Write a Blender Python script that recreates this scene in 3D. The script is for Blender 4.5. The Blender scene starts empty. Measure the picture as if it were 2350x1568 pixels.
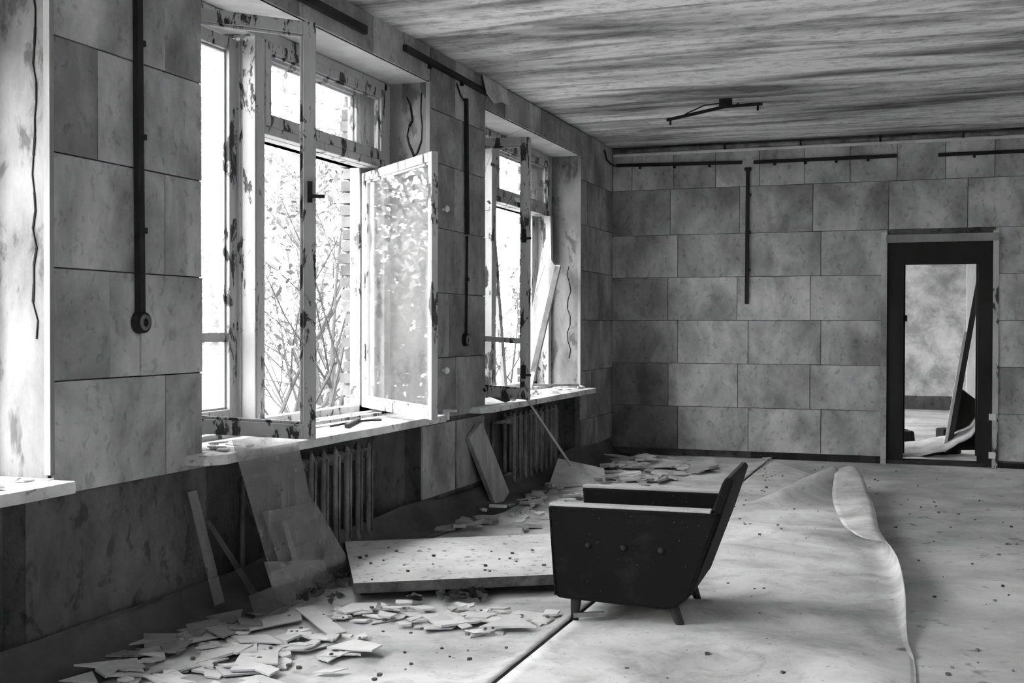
import bpy, math, random
from mathutils import Vector, Matrix
from mathutils import noise as mnoise

scene = bpy.context.scene
col = scene.collection
R = math.radians

# ------------------------------------------------------------------ camera
F_PX, YAW, PITCH, ROLL, EYE = 2687.0, R(19.77), R(-0.72), R(0.12), 1.32
fwd = Vector((-math.sin(YAW) * math.cos(PITCH), math.cos(YAW) * math.cos(PITCH), math.sin(PITCH)))
rgt = Vector((math.cos(YAW), math.sin(YAW), 0))
upv = rgt.cross(fwd)
r2 = rgt * math.cos(ROLL) + upv * math.sin(ROLL)
u2 = -rgt * math.sin(ROLL) + upv * math.cos(ROLL)
cd = bpy.data.cameras.new('camera')
cd.sensor_width = 36.0
cd.lens = 36.0 * F_PX / 2350.0
cd.clip_start = 0.05
cd.clip_end = 400
cam = bpy.data.objects.new('camera', cd)
m3 = Matrix((r2, u2, -fwd)).transposed()
cam.matrix_world = Matrix.Translation((0, 0, EYE)) @ m3.to_4x4()
col.objects.link(cam)
scene.camera = cam

# ------------------------------------------------------------------ overcast sky and exposure
world = bpy.data.worlds.new('overcast_sky')
scene.world = world
world.use_nodes = True
bg = world.node_tree.nodes['Background']
bg.inputs[0].default_value = (1, 1, 1, 1)
bg.inputs[1].default_value = 22.0
scene.view_settings.view_transform = 'Standard'
scene.view_settings.look = 'None'
scene.view_settings.exposure = 0.32
scene.view_settings.gamma = 1.0
scene.view_settings.use_curve_mapping = False
scene.cycles.use_denoising = True
scene.cycles.max_bounces = 10
scene.cycles.diffuse_bounces = 7
scene.cycles.transparent_max_bounces = 24
scene.cycles.caustics_reflective = False
scene.cycles.caustics_refractive = False

# ------------------------------------------------------------------ constants of the room (metres)
XL = -3.176          # inner face of window wall
XO = -3.70           # its outer face
YF = 11.917          # far wall
XR = 3.4             # right wall
YB = -6.4            # wall behind the camera
ZC = 3.19            # ceiling
ROWS = [0.065, 0.508, 0.95, 1.39, 1.83, 2.268, 2.738, 3.165]

# ------------------------------------------------------------------ materials
def nodes_of(name):
    m = bpy.data.materials.new(name)
    m.use_nodes = True
    nt = m.node_tree
    nt.nodes.clear()
    out = nt.nodes.new('ShaderNodeOutputMaterial')
    return m, nt, out

class NB:
    """small node builder"""
    def __init__(self, nt):
        self.nt = nt
    def n(self, t, **kw):
        nd = self.nt.nodes.new(t)
        for k, v in kw.items():
            setattr(nd, k, v)
        return nd
    def l(self, a, b):
        self.nt.links.new(a, b)
    def coords(self, stretch=(1, 1, 1), rnd=True):
        g = self.n('ShaderNodeNewGeometry')
        mp = self.n('ShaderNodeMapping')
        mp.inputs['Scale'].default_value = stretch
        if rnd:
            oi = self.n('ShaderNodeObjectInfo')
            mu = self.n('ShaderNodeMath', operation='MULTIPLY')
            mu.inputs[1].default_value = 37.0
            self.l(oi.outputs['Random'], mu.inputs[0])
            cx = self.n('ShaderNodeCombineXYZ')
            for i in range(3):
                self.l(mu.outputs[0], cx.inputs[i])
            ad = self.n('ShaderNodeVectorMath', operation='ADD')
            self.l(g.outputs['Position'], ad.inputs[0])
            self.l(cx.outputs[0], ad.inputs[1])
            self.l(ad.outputs[0], mp.inputs['Vector'])
        else:
            self.l(g.outputs['Position'], mp.inputs['Vector'])
        return mp.outputs[0]
    def noise(self, vec, scale, detail=6, rough=0.6, dist=0.0):
        t = self.n('ShaderNodeTexNoise')
        t.inputs['Scale'].default_value = scale
        t.inputs['Detail'].default_value = detail
        t.inputs['Roughness'].default_value = rough
        t.inputs['Distortion'].default_value = dist
        self.l(vec, t.inputs['Vector'])
        return t.outputs['Fac']
    def ramp(self, fac, stops):
        r = self.n('ShaderNodeValToRGB')
        e = r.color_ramp.elements
        while len(e) < len(stops):
            e.new(0.5)
        for i, (p, v) in enumerate(stops):
            e[i].position = p
            e[i].color = (v, v, v, 1)
        self.l(fac, r.inputs[0])
        return r.outputs[0]
    def mul(self, a, b):
        m = self.n('ShaderNodeMix', data_type='RGBA', blend_type='MULTIPLY')
        m.inputs[0].default_value = 1.0
        self.l(a, m.inputs[6])
        if isinstance(b, (int, float)):
            m.inputs[7].default_value = (b, b, b, 1)
        else:
            self.l(b, m.inputs[7])
        return m.outputs[2]
    def mix(self, fac, a, b):
        m = self.n('ShaderNodeMix', data_type='RGBA')
        self.l(fac, m.inputs[0])
        for s, i in ((a, 6), (b, 7)):
            if isinstance(s, (int, float)):
                m.inputs[i].default_value = (s, s, s, 1)
            else:
                self.l(s, m.inputs[i])
        return m.outputs[2]
    def bump(self, h, strength, dist=0.01):
        b = self.n('ShaderNodeBump')
        b.inputs['Strength'].default_value = strength
        b.inputs['Distance'].default_value = dist
        self.l(h, b.inputs['Height'])
        return b.outputs[0]
    def bsdf(self, color, rough, out, normal=None, spec=0.3, metal=0.0):
        p = self.n('ShaderNodeBsdfPrincipled')
        if isinstance(color, (int, float)):
            p.inputs['Base Color'].default_value = (color, color, color, 1)
        else:
            self.l(color, p.inputs['Base Color'])
        p.inputs['Roughness'].default_value = rough
        p.inputs['Specular IOR Level'].default_value = spec
        p.inputs['Metallic'].default_value = metal
        if normal is not None:
            self.l(normal, p.inputs['Normal'])
        self.l(p.outputs[0], out.inputs[0])
        return p

def mottled(name, lo, hi, scale=2.0, stretch=(1, 1, 1), stain=(0.45, 0.6, 0.6), stain_scale=1.2,
            spot=None, spot_scale=14.0, rough=0.9, bump=0.3, bump_scale=60.0, bump_dist=0.004,
            tint=True, spec=0.2, rnd=True, contrast=(0.3, 0.7), dist=0.3):
    m, nt, out = nodes_of(name)
    b = NB(nt)
    v = b.coords(stretch, rnd)
    c = b.ramp(b.noise(v, scale, 9, 0.65, dist), [(contrast[0], lo), (contrast[1], hi)])
    if stain:
        c = b.mul(c, b.ramp(b.noise(v, stain_scale, 5, 0.55, 0.6), [(stain[0] - 0.1, stain[2]), (stain[1], 1.0)]))
    if spot:
        c = b.mul(c, b.ramp(b.noise(v, spot_scale, 4, 0.6, 0.4), [(spot[0], spot[1]), (spot[0] + 0.09, 1.0)]))
    if tint:
        oi = b.n('ShaderNodeObjectInfo')
        c = b.mul(c, oi.outputs['Color'])
    nrm = b.bump(b.noise(v, bump_scale, 5, 0.6), bump, bump_dist) if bump else None
    b.bsdf(c, rough, out, nrm, spec)
    return m

def flaking(name, paint, wood, thr=0.47, scale=9.0, stretch=(1, 1, 0.35), rough=0.6):
    """old paint that has flaked off in patches"""
    m, nt, out = nodes_of(name)
    b = NB(nt)
    v = b.coords(stretch)
    mask = b.ramp(b.noise(v, scale, 8, 0.7, 0.5), [(thr - 0.015, 1.0), (thr + 0.015, 0.0)])
    pc = b.ramp(b.noise(v, 5.0, 6, 0.6), [(0.3, paint * 0.72), (0.65, paint)])
    wc = b.ramp(b.noise(v, 30.0, 4, 0.6), [(0.3, wood * 0.6), (0.7, wood * 1.5)])
    c = b.mix(mask, pc, wc)
    nrm = b.bump(mask, 0.5, -0.003)
    b.bsdf(c, rough, out, nrm, 0.25)
    return m

def glass(name, dust=0.12, dust_col=0.6, gloss=1.0, streak=(1, 1, 0.3), var=0.5):
    """window glass with a film of dust: clear + fresnel mirror + pale dust"""
    m, nt, out = nodes_of(name)
    b = NB(nt)
    v = b.coords(streak)
    tr = b.n('ShaderNodeBsdfTransparent')
    tr.inputs[0].default_value = (0.93, 0.93, 0.93, 1)
    gl = b.n('ShaderNodeBsdfGlossy')
    gl.inputs['Roughness'].default_value = 0.015
    gl.inputs[0].default_value = (gloss, gloss, gloss, 1)
    fr = b.n('ShaderNodeFresnel')
    # same index entering and leaving the thin sheet
    gq = b.n('ShaderNodeNewGeometry')
    io = b.n('ShaderNodeMapRange')
    io.inputs['To Min'].default_value = 1.5
    io.inputs['To Max'].default_value = 1.0 / 1.5
    b.l(gq.outputs['Backfacing'], io.inputs['Value'])
    b.l(io.outputs[0], fr.inputs[0])
    m1 = b.n('ShaderNodeMixShader')
    b.l(fr.outputs[0], m1.inputs[0]); b.l(tr.outputs[0], m1.inputs[1]); b.l(gl.outputs[0], m1.inputs[2])
    df = b.n('ShaderNodeBsdfDiffuse')
    df.inputs[0].default_value = (dust_col, dust_col, dust_col, 1)
    oi = b.n('ShaderNodeObjectInfo')
    dc = b.n('ShaderNodeMix', data_type='RGBA', blend_type='MULTIPLY')
    dc.inputs[0].default_value = 1.0
    dc.inputs[6].default_value = (dust_col, dust_col, dust_col, 1)
    b.l(oi.outputs['Color'], dc.inputs[7]); b.l(dc.outputs[2], df.inputs[0])
    tl = b.n('ShaderNodeBsdfTranslucent')
    tl.inputs[0].default_value = (dust_col, dust_col, dust_col, 1)
    dm = b.n('ShaderNodeMixShader'); dm.inputs[0].default_value = 0.4
    b.l(df.outputs[0], dm.inputs[1]); b.l(tl.outputs[0], dm.inputs[2])
    f = b.ramp(b.noise(v, 6.0, 6, 0.6), [(0.3, dust * (1 - var)), (0.7, dust * (1 + var))])
    m2 = b.n('ShaderNodeMixShader')
    b.l(f, m2.inputs[0]); b.l(m1.outputs[0], m2.inputs[1]); b.l(dm.outputs[0], m2.inputs[2])
    b.l(m2.outputs[0], out.inputs[0])
    return m

def ceiling_mat():
    m, nt, out = nodes_of('stained_ceiling_limewash')
    b = NB(nt)
    v = b.coords((0.42, 1.9, 1.0), False)
    v2 = b.coords((0.5, 3.6, 1.0), False)
    c = b.ramp(b.noise(v, 1.1, 6, 0.58, 0.5), [(0.34, 0.16), (0.45, 0.46), (0.58, 0.84)])
    c = b.mul(c, b.ramp(b.noise(v2, 1.2, 5, 0.55, 0.8), [(0.36, 0.42), (0.50, 1.0)]))
    v3 = b.coords((1, 1.6, 1), False)
    c = b.mul(c, b.ramp(b.noise(v3, 9.0, 6, 0.7, 0.3), [(0.34, 0.60), (0.5, 1.0)]))
    nrm = b.bump(b.noise(v3, 26.0, 6, 0.6), 0.35, 0.006)
    b.bsdf(c, 0.95, out, nrm, 0.1)
    return m

def lino_mat(name, lo, hi):
    m, nt, out = nodes_of(name)
    b = NB(nt)
    v = b.coords((1, 1, 1), False)
    c = b.ramp(b.noise(v, 1.6, 9, 0.62, 0.5), [(0.32, lo), (0.62, hi)])
    c = b.mul(c, b.ramp(b.noise(v, 6.0, 6, 0.7, 0.4), [(0.34, 0.72), (0.5, 1.0)]))
    c = b.mul(c, b.ramp(b.noise(v, 34.0, 4, 0.6, 0.2), [(0.29, 0.35), (0.34, 1.0)]))
    nrm = b.bump(b.noise(v, 40.0, 5, 0.6), 0.2, 0.004)
    b.bsdf(c, 0.75, out, nrm, 0.3)
    return m

def fabric_mat(name, base, dust, thr):
    m, nt, out = nodes_of(name)
    b = NB(nt)
    v = b.coords((1, 1, 1), False)
    f = b.ramp(b.noise(v, 5.0, 8, 0.7, 0.3), [(thr, 0.0), (thr + 0.25, 0.55)])
    c = b.mix(f, base, dust)
    sp = b.ramp(b.noise(v, 110.0, 2, 0.5), [(0.735, 0.0), (0.76, 1.0)])
    c = b.mix(sp, c, min(0.6, dust * 4.0))
    nrm = b.bump(b.noise(v, 160.0, 3, 0.6), 0.3, 0.002)
    p = b.bsdf(c, 0.95, out, nrm, 0.1)
    p.inputs['Sheen Weight'].default_value = 0.05
    return m

M = {}
M['panel'] = mottled('fibre_panel', 0.30, 0.58, 4.0, (1, 1, 0.7), (0.44, 0.62, 0.50), 2.0, (0.34, 0.74), 20.0, bump=0.4, bump_scale=35)
M['rough'] = mottled('rough_grey_plaster', 0.045, 0.16, 3.2, (1, 1, 0.7), (0.42, 0.6, 0.55), 1.8, (0.36, 0.5), 11.0, bump=0.8, bump_scale=14.0, bump_dist=0.02, rnd=False)
M['reveal'] = mottled('peeling_reveal_plaster', 0.10, 0.26, 3.0, (1, 1, 0.45), (0.38, 0.5, 0.6), 2.4, (0.35, 0.45), 9.0, bump=0.6, bump_scale=10.0, bump_dist=0.02, rnd=False)
M['soffit_lit'] = mottled('lit_soffit_plaster', 0.40, 0.62, 2.5, (1, 1, 1), (0.4, 0.55, 0.7), 1.8, None, bump=0.4, bump_scale=12, bump_dist=0.01, rnd=False)  # paler than the reveals to paint in daylight from below
M['limewash'] = mottled('pale_limewash', 0.6, 0.8, 1.5, (1, 1, 1), (0.4, 0.55, 0.7), 0.8, None, bump=0.3, rnd=False)
M['nextwall'] = mottled('patchy_wall_beyond_door', 0.30, 0.62, 2.6, (1, 1, 1), (0.42, 0.55, 0.75), 1.2, None, bump=0.3, rnd=False, contrast=(0.4, 0.6))
M['ceiling'] = ceiling_mat()
M['floor'] = mottled('dusty_concrete_floor', 0.32, 0.72, 1.3, (1, 1, 1), (0.4, 0.55, 0.6), 0.7, (0.30, 0.5), 9.0, bump=0.4, bump_scale=22, bump_dist=0.008, rnd=False)
M['lino'] = lino_mat('dusty_linoleum', 0.36, 0.74)
M['linodark'] = lino_mat('dirty_linoleum', 0.30, 0.62)
M['linoshadegrime'] = mottled('shaded_grimy_linoleum', 0.05, 0.13, 2.2, stain=(0.4, 0.55, 0.7), bump=0.3, bump_scale=25, rnd=False)  # dark colour holds the wall-foot shade as well as grime
M['linoback'] = mottled('linoleum_backing', 0.55, 0.78, 2.0, stain=None, bump=0.1)
M['paint'] = flaking('flaking_white_paint', 0.46, 0.04, 0.425, 9.0)
M['paintbad'] = flaking('badly_flaked_paint', 0.46, 0.035, 0.455, 12.0)
M['sill'] = mottled('dusty_white_sill', 0.45, 0.8, 4.0, stain=(0.4, 0.55, 0.7), stain_scale=3.0, spot=(0.34, 0.4), spot_scale=14.0, bump=0.6, bump_scale=18, bump_dist=0.01)
M['lath'] = mottled('pale_corner_lath', 0.5, 0.78, 4.0, (1, 1, 0.3), None, bump=0.1)
M['lathgrey'] = mottled('dull_corner_lath', 0.16, 0.30, 4.0, (1, 1, 0.3), None, bump=0.1)
M['wood'] = mottled('raw_grey_wood', 0.30, 0.52, 3.0, (6, 6, 1), (0.4, 0.55, 0.7), 2.0, None, bump=0.3, bump_scale=30)
M['woodpale'] = mottled('pale_dusty_wood', 0.45, 0.72, 3.0, (1, 1, 1), (0.4, 0.5, 0.75), 2.0, None, bump=0.2)
M['wooddark'] = mottled('dark_board', 0.02, 0.06, 3.0, (1, 1, 0.3), None, bump=0.2)
M['doordark'] = mottled('black_door_paint', 0.006, 0.02, 4.0, (1, 1, 0.3), None, bump=0.2, rough=0.6)
M['iron'] = mottled('rusted_cast_iron', 0.09, 0.32, 9.0, (1, 1, 0.5), (0.42, 0.6, 0.5), 4.0, None, bump=0.4, bump_scale=50, rough=0.7)
M['conduit'] = mottled('black_conduit', 0.008, 0.022, 9.0, (1, 1, 1), None, bump=0.2, rough=0.7)
M['fabric'] = fabric_mat('worn_black_upholstery', 0.007, 0.035, 0.55)
M['fabricpale'] = fabric_mat('pale_arm_top_upholstery', 0.30, 0.50, 0.3)
M['buttoncloth'] = mottled('worn_button_cloth', 0.015, 0.03, 9.0, stain=None, bump=0.1)
M['leg'] = mottled('dark_varnished_leg', 0.012, 0.045, 8.0, (1, 1, 0.4), None, bump=0.2, rough=0.5)
M['slab'] = mottled('dusty_slab_top', 0.42, 0.68, 2.0, (1, 1, 1), (0.4, 0.5, 0.75), 1.6, (0.33, 0.4), 18.0, bump=0.3)
M['slabedge'] = mottled('flaked_slab_edge', 0.05, 0.22, 9.0, (1, 1, 1), (0.42, 0.55, 0.5), 5.0, None, bump=0.4)
M['shard'] = mottled('pale_broken_sheet', 0.42, 0.68, 3.0, (1, 1, 1), (0.4, 0.5, 0.8), 2.0, None, bump=0.15, rough=0.6)
M['crumb'] = mottled('dark_crumb', 0.04, 0.14, 9.0, (1, 1, 1), None, bump=0.3)
M['leaf'] = mottled('withered_leaf', 0.02, 0.10, 9.0, (1, 1, 1), None, bump=0.3)
M['brick'] = mottled('weathered_brick', 0.04, 0.10, 5.0, (1, 1, 1), None, bump=0.5, bump_scale=30)
M['bark'] = mottled('grey_bark', 0.04, 0.09, 7.0, (1, 1, 0.3), None, bump=0.0)
M['twig'] = mottled('twig_bark', 0.035, 0.07, 5.0, (1, 1, 1), None, bump=0.0)
M['leafout'] = mottled('pale_foliage', 0.10, 0.18, 4.0, (1, 1, 1), None, bump=0.0)
M['ground'] = mottled('pale_dry_ground', 0.18, 0.34, 0.8, (1, 1, 1), None, bump=0.0, rnd=False)
M['crack'] = mottled('dark_crack', 0.004, 0.012, 6.0, stain=None, bump=0.0)
M['glass'] = glass('window_glass', 0.05, 0.6)
M['glassdirty'] = glass('dirty_window_glass', 0.16, 0.7)
M['glasslean'] = glass('dust_filmed_glass', 0.36, 0.5, 0.8, (1, 1, 1), 0.25)
M['glassmilk'] = glass('milky_broken_glass', 0.55, 0.7)
M['china'] = mottled('white_porcelain', 0.6, 0.8, 5.0, stain=None, bump=0.0, rough=0.3)

# ------------------------------------------------------------------ mesh builders
WORLD_ORG = {}

class MB:
    def __init__(self):
        self.v = []; self.f = []; self.mi = []
    def add(self, vs, fs, mi=0):
        o = len(self.v)
        self.v += [Vector(p) for p in vs]
        self.f += [tuple(i + o for i in f) for f in fs]
        self.mi += [mi] * len(fs)
        return self
    def box(self, x0, x1, y0, y1, z0, z1, mi=0):
        vs = [(x, y, z) for z in (z0, z1) for y in (y0, y1) for x in (x0, x1)]
        return self.add(vs, [(0, 2, 3, 1), (4, 5, 7, 6), (0, 1, 5, 4), (2, 6, 7, 3), (0, 4, 6, 2), (1, 3, 7, 5)], mi)
    def obox(self, c, a, b, d, mi=0):
        c, a, b, d = Vector(c), Vector(a), Vector(b), Vector(d)
        vs = [c + a * i + b * j + d * k for k in (-1, 1) for j in (-1, 1) for i in (-1, 1)]
        return self.add(vs, [(0, 2, 3, 1), (4, 5, 7, 6), (0, 1, 5, 4), (2, 6, 7, 3), (0, 4, 6, 2), (1, 3, 7, 5)], mi)
    def beam(self, p, q, w, h, side=None, mi=0):
        p, q = Vector(p), Vector(q)
        d = (q - p)
        s = Vector(side) if side is not None else d.cross(Vector((0, 0, 1)))
        if s.length < 1e-5:
            s = Vector((1, 0, 0))
        s = (s - d * (s.dot(d) / d.length_squared)).normalized()
        t = d.normalized().cross(s)
        return self.obox((p + q) / 2, d / 2, s * w / 2, t * h / 2, mi)
    def tube(self, pts, rad, n=8, mi=0, cap=True):
        pts = [Vector(p) for p in pts]
        if not isinstance(rad, (list, tuple)):
            rad = [rad] * len(pts)
        vs, fs = [], []
        ref = Vector((0.31, 0.17, 0.93))
        for i, p in enumerate(pts):
            d = (pts[min(i + 1, len(pts) - 1)] - pts[max(i - 1, 0)])
            if d.length < 1e-9:
                d = Vector((0, 0, 1))
            d.normalize()
            s = d.cross(ref)
            if s.length < 1e-3:
                s = d.cross(Vector((1, 0, 0)))
            s.normalize()
            t = d.cross(s)
            for k in range(n):
                a = 2 * math.pi * k / n
                vs.append(p + (s * math.cos(a) + t * math.sin(a)) * rad[i])
        for i in range(len(pts) - 1):
            for k in range(n):
                k2 = (k + 1) % n
                fs.append((i * n + k, i * n + k2, (i + 1) * n + k2, (i + 1) * n + k))
        if cap:
            fs.append(tuple(range(n))[::-1])
            fs.append(tuple((len(pts) - 1) * n + k for k in range(n)))
        return self.add(vs, fs, mi)
    def prism(self, pts, off, mi=0, mi_side=None):
        pts = [Vector(p) for p in pts]
        off = Vector(off)
        n = len(pts)
        self.add(pts + [p + off for p in pts], [tuple(range(n))[::-1], tuple(range(n, 2 * n))], mi)
        o = len(self.v) - 2 * n
        for i in range(n):
            j = (i + 1) % n
            self.f.append((o + i, o + j, o + n + j, o + n + i))
            self.mi.append(mi if mi_side is None else mi_side)
        return self
    def grid(self, fn, us, vs_, mi=0):
        nu, nv = len(us), len(vs_)
        pts = [fn(u, v) for v in vs_ for u in us]
        fs = [(j * nu + i, j * nu + i + 1, (j + 1) * nu + i + 1, (j + 1) * nu + i) for j in range(nv - 1) for i in range(nu - 1)]
        return self.add(pts, fs, mi)
    def build(self, name, mat, parent=None, smooth=False, bevel=0.0, solid=0.0, origin=None):
        vs = self.v
        if origin is None:
            lo = [min(p[i] for p in vs) for i in range(3)]
            hi = [max(p[i] for p in vs) for i in range(3)]
            origin = Vector(((lo[0] + hi[0]) / 2, (lo[1] + hi[1]) / 2, lo[2]))
        origin = Vector(origin)
        me = bpy.data.meshes.new(name)
        me.from_pydata([p - origin for p in vs], [], self.f)
        mats = mat if isinstance(mat, (list, tuple)) else [mat]
        for mm in mats:
            me.materials.append(M[mm])
        if len(mats) > 1:
            for p, i in zip(me.polygons, self.mi):
                p.material_index = i
        if smooth:
            for p in me.polygons:
                p.use_smooth = True
        me.update()
        o = bpy.data.objects.new(name, me)
        col.objects.link(o)
        if parent is not None:
            o.parent = parent
            o.location = origin - WORLD_ORG[parent.name]
        else:
            o.location = origin
        WORLD_ORG[o.name] = origin
        if solid:
            md = o.modifiers.new('thickness', 'SOLIDIFY'); md.thickness = solid; md.offset = 0
        if bevel:
            md = o.modifiers.new('worn_edge', 'BEVEL'); md.width = bevel; md.segments = 2; md.limit_method = 'ANGLE'
        return o

def empty(name, loc):
    o = bpy.data.objects.new(name, None)
    o.empty_display_size = 0.1
    col.objects.link(o)
    o.location = loc
    WORLD_ORG[o.name] = Vector(loc)
    return o

def tag(o, label, cat, group=None, kind=None):
    o['label'] = label
    o['category'] = cat
    if group: o['group'] = group
    if kind: o['kind'] = kind
    return o

def tint(o, t):
    o.color = (t, t, t, 1)
    return o

UNIT = {}
def piece(name, mat, parent, lo, hi, tone=1.0, tilt=0.0, rnd=random):
    """a box-shaped piece that shares one unit mesh per material"""
    key = name + mat
    if key not in UNIT:
        me = bpy.data.meshes.new(name)
        b = MB().box(-0.5, 0.5, -0.5, 0.5, -0.5, 0.5)
        me.from_pydata(b.v, [], b.f)
        me.materials.append(M[mat])
        UNIT[key] = me
    o = bpy.data.objects.new(name, UNIT[key])
    col.objects.link(o)
    c = Vector([(a + b) / 2 for a, b in zip(lo, hi)])
    o.scale = [max(b - a, 1e-4) for a, b in zip(lo, hi)]
    o.parent = parent
    o.location = c - WORLD_ORG[parent.name]
    if tilt:
        o.rotation_euler = (rnd.uniform(-tilt, tilt), rnd.uniform(-tilt, tilt), rnd.uniform(-tilt, tilt))
    tint(o, tone)
    return o

def lerp(a, b, t): return a + (b - a) * t
def smooth01(t):
    t = max(0.0, min(1.0, t)); return t * t * (3 - 2 * t)
def interp(x, tab):
    if x <= tab[0][0]: return tab[0][1]
    for (a, va), (b, vb) in zip(tab, tab[1:]):
        if x <= b:
            return lerp(va, vb, smooth01((x - a) / (b - a)))
    return tab[-1][1]

def curve(x, tab):
    """smooth curve through a table (Catmull-Rom)"""
    if x <= tab[0][0]: return tab[0][1]
    if x >= tab[-1][0]: return tab[-1][1]
    n = len(tab)
    for i in range(n - 1):
        (a, va), (b, vb) = tab[i], tab[i + 1]
        if x <= b:
            p0 = tab[max(i - 1, 0)]; p3 = tab[min(i + 2, n - 1)]
            m0 = (vb - p0[1]) / max(b - p0[0], 1e-6) * (b - a)
            m1 = (p3[1] - va) / max(p3[0] - a, 1e-6) * (b - a)
            t = (x - a) / (b - a)
            return (2*t**3 - 3*t*t + 1) * va + (t**3 - 2*t*t + t) * m0 + (-2*t**3 + 3*t*t) * vb + (t**3 - t*t) * m1

# ================================================================== SETTING
# ------------------------------------------------------------------ floor of both rooms
fl = MB().box(XL - 0.12, XR, YB, 20.2, -0.12, 0.0).build('floor', 'floor')
tag(fl, 'dusty concrete floor running to the door', 'floor', kind='structure')

# ------------------------------------------------------------------ ceiling of concrete slabs
ce = MB().box(XO, XR + 0.3, YB - 0.3, 20.5, ZC + 0.06, ZC + 0.3).build('ceiling', 'limewash')
tag(ce, 'stained slab ceiling with long streaks', 'ceiling', kind='structure')
rs = random.Random(5)
ys = [YB, -4.95, -3.5, -2.05, -0.55, 0.9, 2.4, 3.85, 5.3, 6.74, 8.2, 9.66, 11.1, YF + 0.1]
for a, b in zip(ys, ys[1:]):
    dz = rs.uniform(-0.010, 0.010)
    piece('ceiling_slab', 'ceiling', ce, (XL - 0.02, a + 0.012, ZC + dz), (XR, b - 0.012, ZC + 0.055), rs.uniform(0.95, 1.05))
piece('ceiling_slab', 'ceiling', ce, (XL - 0.02, YF + 0.2, ZC), (XR, 20.2, ZC + 0.07))

# ------------------------------------------------------------------ window wall
WIN = [(-6.2, -3.62), (-2.60, -0.02), (0.99, 3.60), (4.585, 7.165), (8.20, 10.72)]   # main room; first two are unseen, added for daylight
WIN2 = [(13.0, 15.6), (16.6, 19.2)]                                    # room beyond
ZS, ZT = 0.69, 2.95
NICHE = 0.11
wl = MB()
allw = WIN + WIN2
edges = [YB - 0.3] + [e for w in allw for e in w] + [20.5]
for i in range(0, len(edges), 2):       # piers
    wl.box(XO + 0.1, XL, edges[i], edges[i + 1], -0.6, ZC + 0.1)
    wl.box(XO, XO + 0.1, edges[i] - (0.0 if i == 0 else 0.10), edges[i + 1] + (0.0 if i + 2 >= len(edges) else 0.10), -0.6, ZC + 0.1, 1)
for (a, b) in allw:
    wl.box(XO, XL - NICHE, a, b, -0.6, ZS - 0.005)                     # spandrel behind the radiator niche
    wl.box(XL - NICHE, XL, b - 0.115, b, -0.6, ZS - 0.005)
    wl.box(XL - NICHE, XL, a, a + 0.05, -0.6, ZS - 0.005)
    wl.box(XO, XL, a, b, ZT, ZC + 0.1)                                 # lintel
w_left = wl.build('wall_left', ['rough', 'brick'])
# plastered reveals; soffit colour lightened to paint in light from outside
w_left.data.materials.append(M['reveal'])
w_left.data.materials.append(M['soffit_lit'])
for p in w_left.data.polygons:
    c = p.center + WORLD_ORG['wall_left']
    n = p.normal
    if c.x > XO + 0.05 and p.material_index == 0:
        if abs(n.y) > 0.9 and c.z > 0.7: p.material_index = 2
        if n.z < -0.9 and c.z > 2.5 and c.z < 3.1: p.material_index = 3
tag(w_left, 'long window wall with grey panels and bare plaster', 'wall', kind='structure')

rp = random.Random(11)
def lpanel(y0, y1, z0, z1, tone=None, proud=0.014, tilt=0.0015):
    t = tone if tone is not None else rp.uniform(0.82, 1.08)
    x1 = XL + proud + rp.uniform(-0.003, 0.004)
    return piece('wall_panel', 'panel', w_left, (XL - 0.004, y0 + 0.003, z0 + 0.003), (x1, y1 - 0.003, z1 - 0.003), t, tilt, rp)

# near pier (rows set out as in the room)
PR = [0.667, 1.107, 1.543, 1.985, 2.43, 2.87, 3.185]
near = {0: [(4.312, 1.0, 0.95)], 1: [(3.944, 0.86, 1.0), (4.139, 1.0, 0.98)], 2: [(4.311, 0.95, 0.97)],
        3: [(3.871, 0.55, 1.05)], 4: [(4.31, 0.95, 0.85)], 5: [(4.0, 0.8, 0.8)]}
for r in range(6):
    cuts = [3.615] + [c[0] for c in near[r]] + [4.583]
    tones = [near[r][0][1]] + [c[2] for c in near[r]]
    for a, b, t in zip(cuts, cuts[1:], tones):
        lpanel(a, b, PR[r], PR[r + 1], t)
# middle pier
midr = [0.69, 1.107, 1.55, 1.99, 2.43, 2.78, 3.185]
midc = [[7.62], [7.50, 7.9], [7.85], [7.60], [7.74], [7.60, 7.95]]
for r in range(6):
    cuts = [7.185] + midc[r] + [8.198]
    for a, b in zip(cuts, cuts[1:]):
        lpanel(a, b, midr[r], midr[r + 1], rp.uniform(0.62, 0.85))
lpanel(7.06, 7.62, 0.17, 0.66, 1.0); lpanel(7.64, 8.19, 0.17, 0.66, 0.75)
# pier by the far corner
farr = [0.10, 0.425, 0.896, 1.387, 1.86, 2.302, 2.727, 3.185]
farc = [[11.25], [11.1], [11.4], [11.0], [11.3], [10.95], [11.2]]
for r in range(7):
    cuts = [10.745] + farc[r] + [YF - 0.02]
    for a, b in zip(cuts, cuts[1:]):
        lpanel(a, b, farr[r], farr[r + 1], rp.uniform(0.62, 0.9))
# strip above the windows
for (a, b) in WIN[-2:]:
    y = a + 0.002
    while y < b - 0.05:
        y2 = min(y + 0.437, b - 0.002)
        lpanel(y, y2, ZT + 0.005, 3.185, rp.uniform(0.62, 0.9))
        y = y2
# light corner laths along the reveals
for (a, b) in WIN[2:]:
    piece('corner_lath', 'lathgrey', w_left, (XL - 0.010, b - 0.006, ZS + 0.06), (XL + 0.018, b + 0.018, ZT))
piece('corner_lath', 'lathgrey', w_left, (XL - 0.03, 8.165, 1.08), (XL + 0.02, 8.20, 1.11))
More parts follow.
